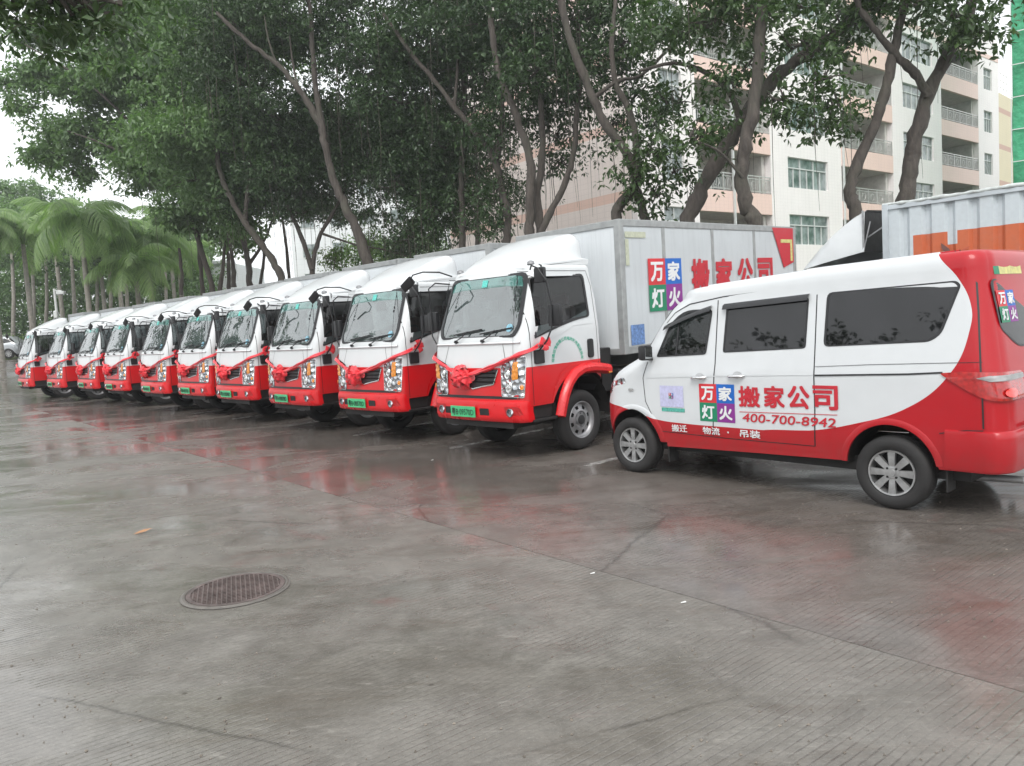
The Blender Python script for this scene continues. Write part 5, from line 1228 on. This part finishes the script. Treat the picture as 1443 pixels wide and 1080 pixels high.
# middle: forked figs
tree('fig with two stems crossing low in an x in front of the tiled gable',23,
 [([(868,325),(873,290),(895,262),(888,225),(850,170),(828,120),(800,50),(788,-30)],.20,.10),([(895,258),(897,205),(885,150),(868,120),(862,60),(868,0)],.13,.06),([(912,318),(903,285),(893,262)],.15,.13),([(835,140,0),(870,115,0),(905,105,.2),(950,60,.3)],.08,.04)],
 [(800,20,0,2.2,1.2),(880,50,0,1.7,1.1),(900,130,.3,.9,.6),(850,-60,0,2.6,1.3),(925,170,.3,.6,.45),(830,95,0,1.4,.8),(760,90,0,1.5,1.0),(870,175,.4,.45,.35)],10,.17,8,'leaf',60,5,grp=G1)
tree('many stemmed fig spreading in a v beside the tiled gable',25,
 [([(745,345),(747,300),(748,235),(735,185),(718,140),(700,90),(690,20)],.20,.09),([(758,340),(775,300),(795,262),(808,215),(814,150),(820,80),(812,10)],.13,.06),([(762,330,.4),(757,280,.4),(764,220,.4),(762,150,.4),(755,60,.4)],.15,.08)],
 [(700,30,0,2.4,1.3),(770,60,0,2.0,1.2),(800,140,0,1.2,.9),(730,150,0,1.6,.9),(690,190,.5,1.2,.8),(785,195,.3,.7,.5),(740,-60,0,3,1.5),(790,230,.3,.5,.4),(705,275,.8,1.1,.8),(700,310,.8,.9,.6)],10,.17,8,'leaf',90,6,grp=G1)
tree('fig whose trunk bends left into a long bare limb, above the second truck',27,
 [([(713,352),(716,310),(706,262),(694,220),(668,185),(640,150),(610,112),(575,70),(540,20)],.19,.06),([(700,225,0),(708,170,0),(705,110,0),(700,50,0)],.12,.06),([(640,150,0),(645,90,.3),(640,20,.3)],.07,.03)],
 [(600,60,0,2.8,1.5),(680,90,0,2.2,1.3),(560,140,.5,2.4,1.3),(620,200,.8,2.2,1.3),(660,270,1.2,2.0,1.0),(610,300,1.5,2.0,.9),(560,250,1,1.6,1.0),(640,-40,0,3.2,1.6),(520,90,.5,2.2,1.4),(585,330,1.5,1.3,.5)],10,.165,8,'leaf',130,7,grp=G1)
tree('straight fig trunk hung with aerial roots between the leaning trees',29,
 [([(652,355),(652,310),(650,260),(652,200),(655,130),(650,50)],.15,.08),([(672,355),(674,310),(672,250),(668,180)],.09,.05)],
 [(640,150,0,2.4,1.4),(600,240,.5,2.2,1.2),(670,220,.5,1.8,1.1),(620,60,0,3,1.6),(630,310,1,1.7,.6),(560,200,1,2.2,1.4)],10,.165,8,'leaf',150,8,grp=G1)
tree('tall fig leaning left over the third truck, with a high fork',29,
 [([(518,372),(502,325),(486,290),(468,250),(458,205),(448,170),(420,125),(390,90),(350,60),(305,18)],.24,.07),([(456,190,0),(447,140,0),(441,80,0),(437,20,0),(430,-40,0)],.13,.06),([(420,125,0),(412,85,.2),(408,50,.2)],.05,.02),([(390,92,0),(378,55,-.2),(372,20,-.2)],.05,.02)],
 [(430,20,0,3.2,1.6),(340,30,0,2.6,1.4),(500,60,0,2.6,1.5),(400,160,1,2.4,1.3),(500,170,1.2,2.6,1.4),(540,240,1.8,2.2,1.1),(470,230,2,2,1.0),(330,110,.5,2.2,1.2),(440,-60,0,4,1.8),(390,240,1.5,2.0,1.0),(555,175,1.5,2.4,1.4),(520,300,2.2,1.1,.45),(420,300,2.5,1.4,.5)],10,.165,8,'leaf',120,9,grp=G1)
tree('small dark fig between the third and fourth trucks, low spreading branches',33,
 [([(440,395),(443,360),(452,330),(475,290),(490,255)],.16,.06),([(440,380,0),(425,335,0),(405,290,0),(395,250,0)],.12,.05),([(500,345,0),(540,352,0),(575,362,.3)],.04,.02),([(455,330,0),(500,345,0)],.06,.04)],
 [(400,260,0,2.2,1.2),(460,270,0,2.0,1.0),(380,200,0,2.4,1.4),(440,180,0,2.4,1.4),(590,345,1,1.8,.7),(350,280,0,1.6,1.0)],10,.17,8,'leaf',50,10,grp=G1)
tree('fig with a broad bright crown above the middle of the truck row',33,
 [([(398,400),(385,370),(365,340),(345,315),(325,280),(310,240),(300,180),(290,100)],.19,.09),([(345,315,0),(348,280,0),(352,240,0),(350,170,0)],.12,.06)],
 [(310,60,0,3.2,1.6),(260,100,0,2.6,1.4),(300,180,-1.5,2.4,1.2),(350,200,-1,2.4,1.2),(280,250,0,2.0,1.0),(330,270,0,1.8,.9),(380,60,0,2.6,1.4),(270,10,0,3,1.5),(240,190,-1,2.2,1.1),(340,310,1,1.3,.7)],9,.25,8,'leaf_lit',50,11,grp=G1)
tree('fig with dense foliage and a dark trunk at the left of the close trees',38,
 [([(352,405),(350,370),(340,330),(322,290),(305,250),(280,180)],.20,.09),([(330,405),(328,370),(322,330),(318,280)],.13,.07),([(350,375,0),(372,340,0),(388,300,0)],.10,.04)],
 [(240,60,0,3.4,1.7),(200,110,0,3.0,1.5),(260,180,0,2.8,1.4),(220,230,0,2.4,1.1),(190,10,0,3,1.5),(300,280,0,2.0,1.0),(260,300,0,1.7,.8),(330,330,1,1.5,.6)],9,.29,8,'leaf_lit',30,12,grp=G1)
tree('leftmost large fig, its pale lit boughs reaching the left edge of the sky',40,
 [([(300,410),(290,375),(278,335),(262,290),(235,230),(190,150)],.20,.08),([(310,410,0),(316,360,0),(318,310,0)],.12,.06),([(262,290,0),(205,235,0),(150,205,0),(95,185,0)],.10,.04),([(235,225,0),(150,140,0),(90,95,0),(30,60,0)],.09,.03)],
 [(165,70,0,2.4,1.1),(100,55,0,1.6,.6),(60,48,0,1.6,.5),(25,50,0,1.0,.35),(150,130,0,2.8,1.2),(90,110,0,2.2,.9),(45,105,0,1.5,.7),(15,118,0,.9,.5),(130,190,0,2.4,1.0),(70,180,0,1.7,.7),(35,150,0,1.2,.5),(60,220,0,1.2,.6),(110,245,0,1.3,.6),(185,200,0,2.2,1.2),(240,-30,0,3,1.6),(90,225,0,1.5,.6),(210,260,0,1.3,.7)],8,.30,8,'leaf_lit',10,13,grp=G1,bs=.76)
tree('shaded fig with several thin stems behind the sixth truck',44,
 [([(286,415),(283,380),(280,340),(282,300)],.16,.10),([(322,412,0),(322,370,0),(316,330,0)],.12,.08),([(366,405,0),(372,360,0),(366,320,0)],.10,.07),([(255,415,1),(256,385,1),(252,350,1)],.12,.09),([(408,398,0),(404,350,0),(398,310,0)],.10,.07)],
 [(300,240,0,3.2,1.6),(260,190,0,2.8,1.4),(360,240,0,3.0,1.5),(330,160,0,3,1.6),(400,200,0,3,1.6),(470,210,0,3,1.6),(420,290,1,2.4,.9),(540,220,2,3,1.6),(600,260,3,3,1.5),(480,300,2,1.6,.5)],10,.20,8,'leaf',30,14,grp=G1)
# overhanging sprig near the camera at the top left, and at the right edge
tree('close leafy boughs hanging into the top left corner',9,
 [([(-260,700),(-250,200),(-160,-140),(-20,-120),(60,-70),(110,-25)],.12,.015)],[(60,-14,0,.30,.11),(98,2,0,.20,.10),(20,-16,0,.22,.10),(134,4,0,.16,.08),(2,-6,0,.12,.09)],11,.13,6,'leafbig',0,15,aspect=.5,bk=0)
# ---- palms
def palm_mesh(L,seed):
    r=random.Random(seed); mb=MB(); n=14; P=[]
    for i in range(n+1):
        s=i/n; P.append(Vector((L*s*(1-.18*s*s),0,L*(.48*s-.80*s*s))))
    mb.tube(P,[.03*(1-s/n*.8) for s in range(n+1)],4,False)
    for i in range(2,56):
        s=i/56; k=s*n; a=P[int(k)].lerp(P[min(n,int(k)+1)],k-int(k)); d=(P[min(n,int(k)+1)]-P[int(k)]).normalized()
        ll=L*.30*math.sin(math.pi*min(1,s*.85+.15))**.6*r.uniform(.85,1.1)
        for sg in(-1,1):
            o=Vector((d.x*.5,sg*.8,d.z*.5-.55+r.uniform(-.25,.2))).normalized(); e=a+o*ll+Vector((0,0,-.42*ll)); m_=a+o*ll*.5+Vector((0,0,.02)); w_=Vector((d.x,0,d.z))*.032
            mb.add([a-w_*.5,a+w_*.5,m_+w_,m_-w_,e],[(0,1,2,3),(3,2,4)])
    return mb.mesh('frond',[M['palm']],None,False)
PM=[palm_mesh(3.3,s) for s in range(3)]
M['palmtrunk']=simple('palm_trunk',(.27,.25,.22),.8,var=.3,scale=5,bump=.4,bscale=12)
def palm(px,pyc,D,label,nf=16,sc_=1,seed=0,yl=False):
    top=at(px,pyc,D); gz=zg(top.x,top.y); r=random.Random(seed); t=thing('palm_tree',label,'palm tree',(top.x,top.y,gz),r.uniform(0,6),'palms beyond the far end of the trucks'); h=top.z-gz
    mb=MB(); mb.lathe([(.20,-.1),(.17,h*.2),(.15,h*.6),(.13,h-1.0)],10,'z'); mb.build('trunk',M['palmtrunk'],t,60)
    mb=MB(); mb.lathe([(.13,h-1.02),(.17,h-.8),(.12,h-.1),(.03,h+.1)],10,'z'); mb.build('crownshaft',simple('crownshaft_green',(.10,.17,.05),.5),t,60)
    for k in range(nf):
        o=link('frond',PM[(k+seed)%3],t); o.location=(0,0,h); q=r.uniform(.82,1.1)*sc_; o.scale=(q,q,q*r.uniform(.8,1.1)); o.rotation_euler=(0,R(-35+75*(k/nf)+r.uniform(-6,6)),k*2.399+r.uniform(-.2,.2))
PL=[(112,318,46,'large palm with arching fronds behind the lamp post'),(205,345,50,'palm with yellowish drooping fronds right of the lamp post'),(30,335,52,'palm at the left edge beyond the parked car'),(160,335,58,'palm between the two large palms, partly hidden'),
 (250,366,56,'short palm in front of the low white wall'),(72,308,60,'tall palm with a pale trunk behind the large palm'),(-20,320,50,'palm just outside the left edge with fronds reaching in'),(190,385,47,'low palm near the box of the last trucks'),(235,318,66,'distant palm above the short palm'),(140,375,62,'low distant palm between the lamp post and the yellowish palm')]
for k,(x,y,D,l) in enumerate(PL): palm(x,y-12,D,l,17 if k!=4 else 13,1.22 if k<3 else 1.0,k+3)
# far tree mass and dark trunks behind the palms
def far_mass():
    g=np.random.default_rng(5); tw=[]
    for px in range(-60,300,7):
        for k in range(26):
            y=g.uniform(290 if px<120 else 315,478); D=g.uniform(66,84); p=at(px+g.uniform(-6,6),y,D); tw.append(tuple(p))
    for px in range(-60,70,6):
        for k in range(8): p=at(px,g.uniform(262,330),78); tw.append(tuple(p))
    for px in range(500,760,9):
        for k in range(7): p=at(px,g.uniform(345,420),62); tw.append(tuple(p))
    tw=np.array(tw); tw=np.repeat(tw,9,axis=0)+g.normal(size=(len(tw)*9,3))*np.array([.8,.8,.5])
    o=leaves('background_foliage',tw,7,.34,.5,M['leaf_lit'],None,.2,.6,3); tag(o,'hazy mass of trees closing the view at the far left','trees',kind='stuff')
far_mass()
for k,(px,yt,D) in enumerate([(12,385,60),(42,390,62),(58,395,64),(100,400,57),(130,392,63),(150,395,61),(175,398,60),(228,400,64)]):
    a=at(px,445,D); b_=at(px+random.uniform(-3,3),yt-40,D); gz=zg(a.x,a.y); t=thing('palm_trunk_tree',['slim pale trunk at the left edge beyond the parked car','slim pale trunk left of the lamp post','darker slim trunk just left of the lamp post','slim trunk just right of the lamp post','slim trunk under the crown of the large palm','slim grey trunk between the large palm and the yellowish palm','slim trunk below the yellowish palm','slim trunk left of the low white wall'][k],'tree',(a.x,a.y,gz),0,'slim trunks in the far grove')
    mb=MB(); mb.tube([(0,0,-.1),(b_.x-a.x,0,(b_.z-gz)*.5),((b_.x-a.x)*1.5,0,b_.z-gz)],[.17,.14,.11],8); mb.build('trunk',M['palmtrunk'],t,60)
    leaves('crown',np.array([(0,0,b_.z-gz)])+np.random.default_rng(k).normal(size=(60,3))*np.array([1.3,1.3,.8]),7,.3,.45,M['leaf'],t,.3,.5,k)
# pale fresh saplings beyond the trucks, seen between the trunks
for k,(px,py,D) in enumerate([(520,352,46),(470,372,44),(548,362,50)]):
    tree(['pale green sapling right of the leaning fig trunk','pale green sapling left of the leaning fig trunk','small pale shrub in front of the white block'][k],D,[([(px,py+30),(px,py+10),(px+3,py-10)],.05,.02)],[(px,py-2,0,.9,.8),(px+5,py-18,0,.5,.5)],12,.16,7,'leaflt',0,40+k,name='sapling')
# ---- hedge bank, parked car, lamp post
a=at(20,462,56); tw=np.random.default_rng(8).uniform(size=(2600,3))*np.array([26,5,1.0])+np.array([a.x-20,a.y-1,zg(a.x,a.y)+.3])
o=leaves('hedge',tw,4,.2,.25,M['leaflt'],None,.1,.5,9); tag(o,'clipped light green hedge behind the silver car at far left','hedge')
p=at(79,432,48); gz=zg(p.x,p.y); zt=at(79,407,48).z
lp=thing('lamp_post','slim white post with a small camera head behind the far trucks','lamp post',(p.x,p.y,gz))
mb=MB(); mb.tube([(0,0,0),(0,0,zt-gz)],[.10,.07],10); mb.build('post',M['wframe'],lp,60)
mb=MB(); mb.bar((0,0,zt-gz-.1),(.5,-.1,zt-gz-.15),.07,.07); mb.build('arm',M['wframe'],lp)
mb=MB(); mb.box((.45,-.12,zt-gz-.28),(.5,.22,.2)); mb.build('camera_head',M['wframe'],lp,None,True,.04)
mb=MB(); mb.box((0,-.12,(zt-gz)-1.6),(.22,.16,.4)); mb.build('junction_box',M['wframe'],lp,None,True,.02)
M['silver']=simple('silver_paint',(.40,.42,.44),.25,.5,var=.05,coat=.6)
a=at(2,500,52); gz=zg(a.x,a.y)
car=thing('parked_car','silver car parked sideways at the left edge in front of the hedge','car',(a.x-.5,a.y,gz),R(8))
CSF=Surf([(.2,.80),(.6,.86),(.9,.84),(1.0,.80),(1.45,.62),(1.6,.6)],[(.2,2.1),(.7,2.15),(.92,2.0),(.98,1.25),(1.42,.45),(1.6,.3)],[(.2,-2.1),(.7,-2.1),(1.0,-2.0),(1.42,-1.5),(1.6,-1.4)],.3,.25,.08,.08)
CSF.ns_=20
mb=CSF.shell(.28,1.42,22,lambda x,y:(.28 if abs(x)<.5 else max([.28]+[.32+math.sqrt(max(0,.36**2-(y-yc)**2)) if abs(y-yc)<.36 else 0 for yc in(1.3,-1.3)])),-1.0,.05,30,.06,.04)
o=mb.build('body',M['silver'],car,35); o.rotation_euler=(0,0,R(90))
for sg in(-1,1):
    for poly in([(.95,1.0),(.05,1.02),(.05,1.36),(.42,1.37)],[(-.02,1.02),(-.95,1.03),(-.95,1.36),(-.02,1.37)],[(-1.0,1.03),(-1.7,1.08),(-1.45,1.34),(-1.0,1.36)]):
        mb=MB(); patch(mb,round_poly(poly,.04,3),lambda y,z,sg=sg:(lambda p:Vector((-p.y,p.x,p.z)))(CSF.side(y,z,.006,sg)),4); mb.build('side_window',M['tint'],car,60)
    for yc in(1.3,-1.3): 
        w_=make_wheel('wheel',car,.33,.2,.2,True,-yc,sg*.76,.33,1); w_.rotation_euler=(0,0,R(90) if sg>0 else R(-90))
mb=MB(); patch(mb,round_poly([(-.55,1.04),(.55,1.04),(.48,1.36),(-.48,1.36)],.05,3),lambda x,z:(lambda p:Vector((-p.y,p.x,p.z)))(CSF.around(x,z,.006)),5); mb.build('windshield',M['tint'],car,60)
for sg in(-1,1):
    mb=MB(); patch(mb,round_poly([(sg*.5,.68),(sg*.85,.72),(sg*.9,.82),(sg*.5,.80)],.03,3),lambda x,z:(lambda p:Vector((-p.y,p.x,p.z)))(CSF.around(x,z,.008)),4); mb.build('headlight',M['lamp'],car,60)


# ---- grit and crumbs scattered on the concrete
g_=random.Random(21); mb=MB()
for k in range(520):
    px=g_.uniform(0,1443); py=g_.uniform(640,1078); p=grd(px,py); s_=g_.uniform(.003,.011); a=g_.uniform(0,6.3)
    V_=[(p.x+math.cos(a+q*2.1)*s_*g_.uniform(.6,1.2),p.y+math.sin(a+q*2.1)*s_*g_.uniform(.6,1.2),.002) for q in range(3)]+[(p.x,p.y,.003+s_*.6)]
    mb.add(V_,[(0,1,3),(1,2,3),(2,0,3)])
tag(mb.build('gravel_crumbs',simple('grit_stone',(.20,.17,.14),.7,var=.6,scale=3),fix=False),kind='stuff')
# ---- unseen trees added behind the viewer, placed for the windows to mirror
def unseen_trees():
    g=np.random.default_rng(15); tw=[]; mbt=MB()
    for k in range(15):
        az=R(-195+k*15+g.uniform(-4,4)); rd=g.uniform(32,44)
        if -40<math.degrees(az)<60: continue
        cx,cy=math.sin(az)*rd,math.cos(az)*rd; h=g.uniform(6,9.5)
        for q in range(int(90)): tw.append((cx+g.normal()*2.0,cy+g.normal()*2.0,h+g.normal()*1.7))
        mbt.tube([(cx,cy,-.2),(cx+.3,cy,h*.5),(cx+g.uniform(-1,1),cy,h)],[.3,.22,.12],8)
    tw=np.array(tw); tw=np.repeat(tw,6,axis=0)+g.normal(size=(len(tw)*6,3))*.45
    o=leaves('unseen_foliage',tw,6,.42,.5,M['leaf'],None,.2,.6,4); tag(o,kind='stuff')
    tag(mbt.build('unseen_trunks',M['bark'],smooth=60),kind='stuff')
unseen_trees()

# ---- faint moist air over the whole place
mz=bpy.data.materials.new('haze_air'); mz.use_nodes=True; t_=mz.node_tree; t_.nodes.clear()
pv=N(t_,'ShaderNodeVolumePrincipled'); pv.inputs['Color'].default_value=(.95,.97,.99,1); pv.inputs['Density'].default_value=.0010; pv.inputs['Anisotropy'].default_value=.2
oo=N(t_,'ShaderNodeOutputMaterial'); t_.links.new(pv.outputs[0],oo.inputs['Volume'])
mb=MB(); mb.box((0,90,15.2),(470,430,33.6)); hz=mb.build('haze',mz); tag(hz,kind='stuff')
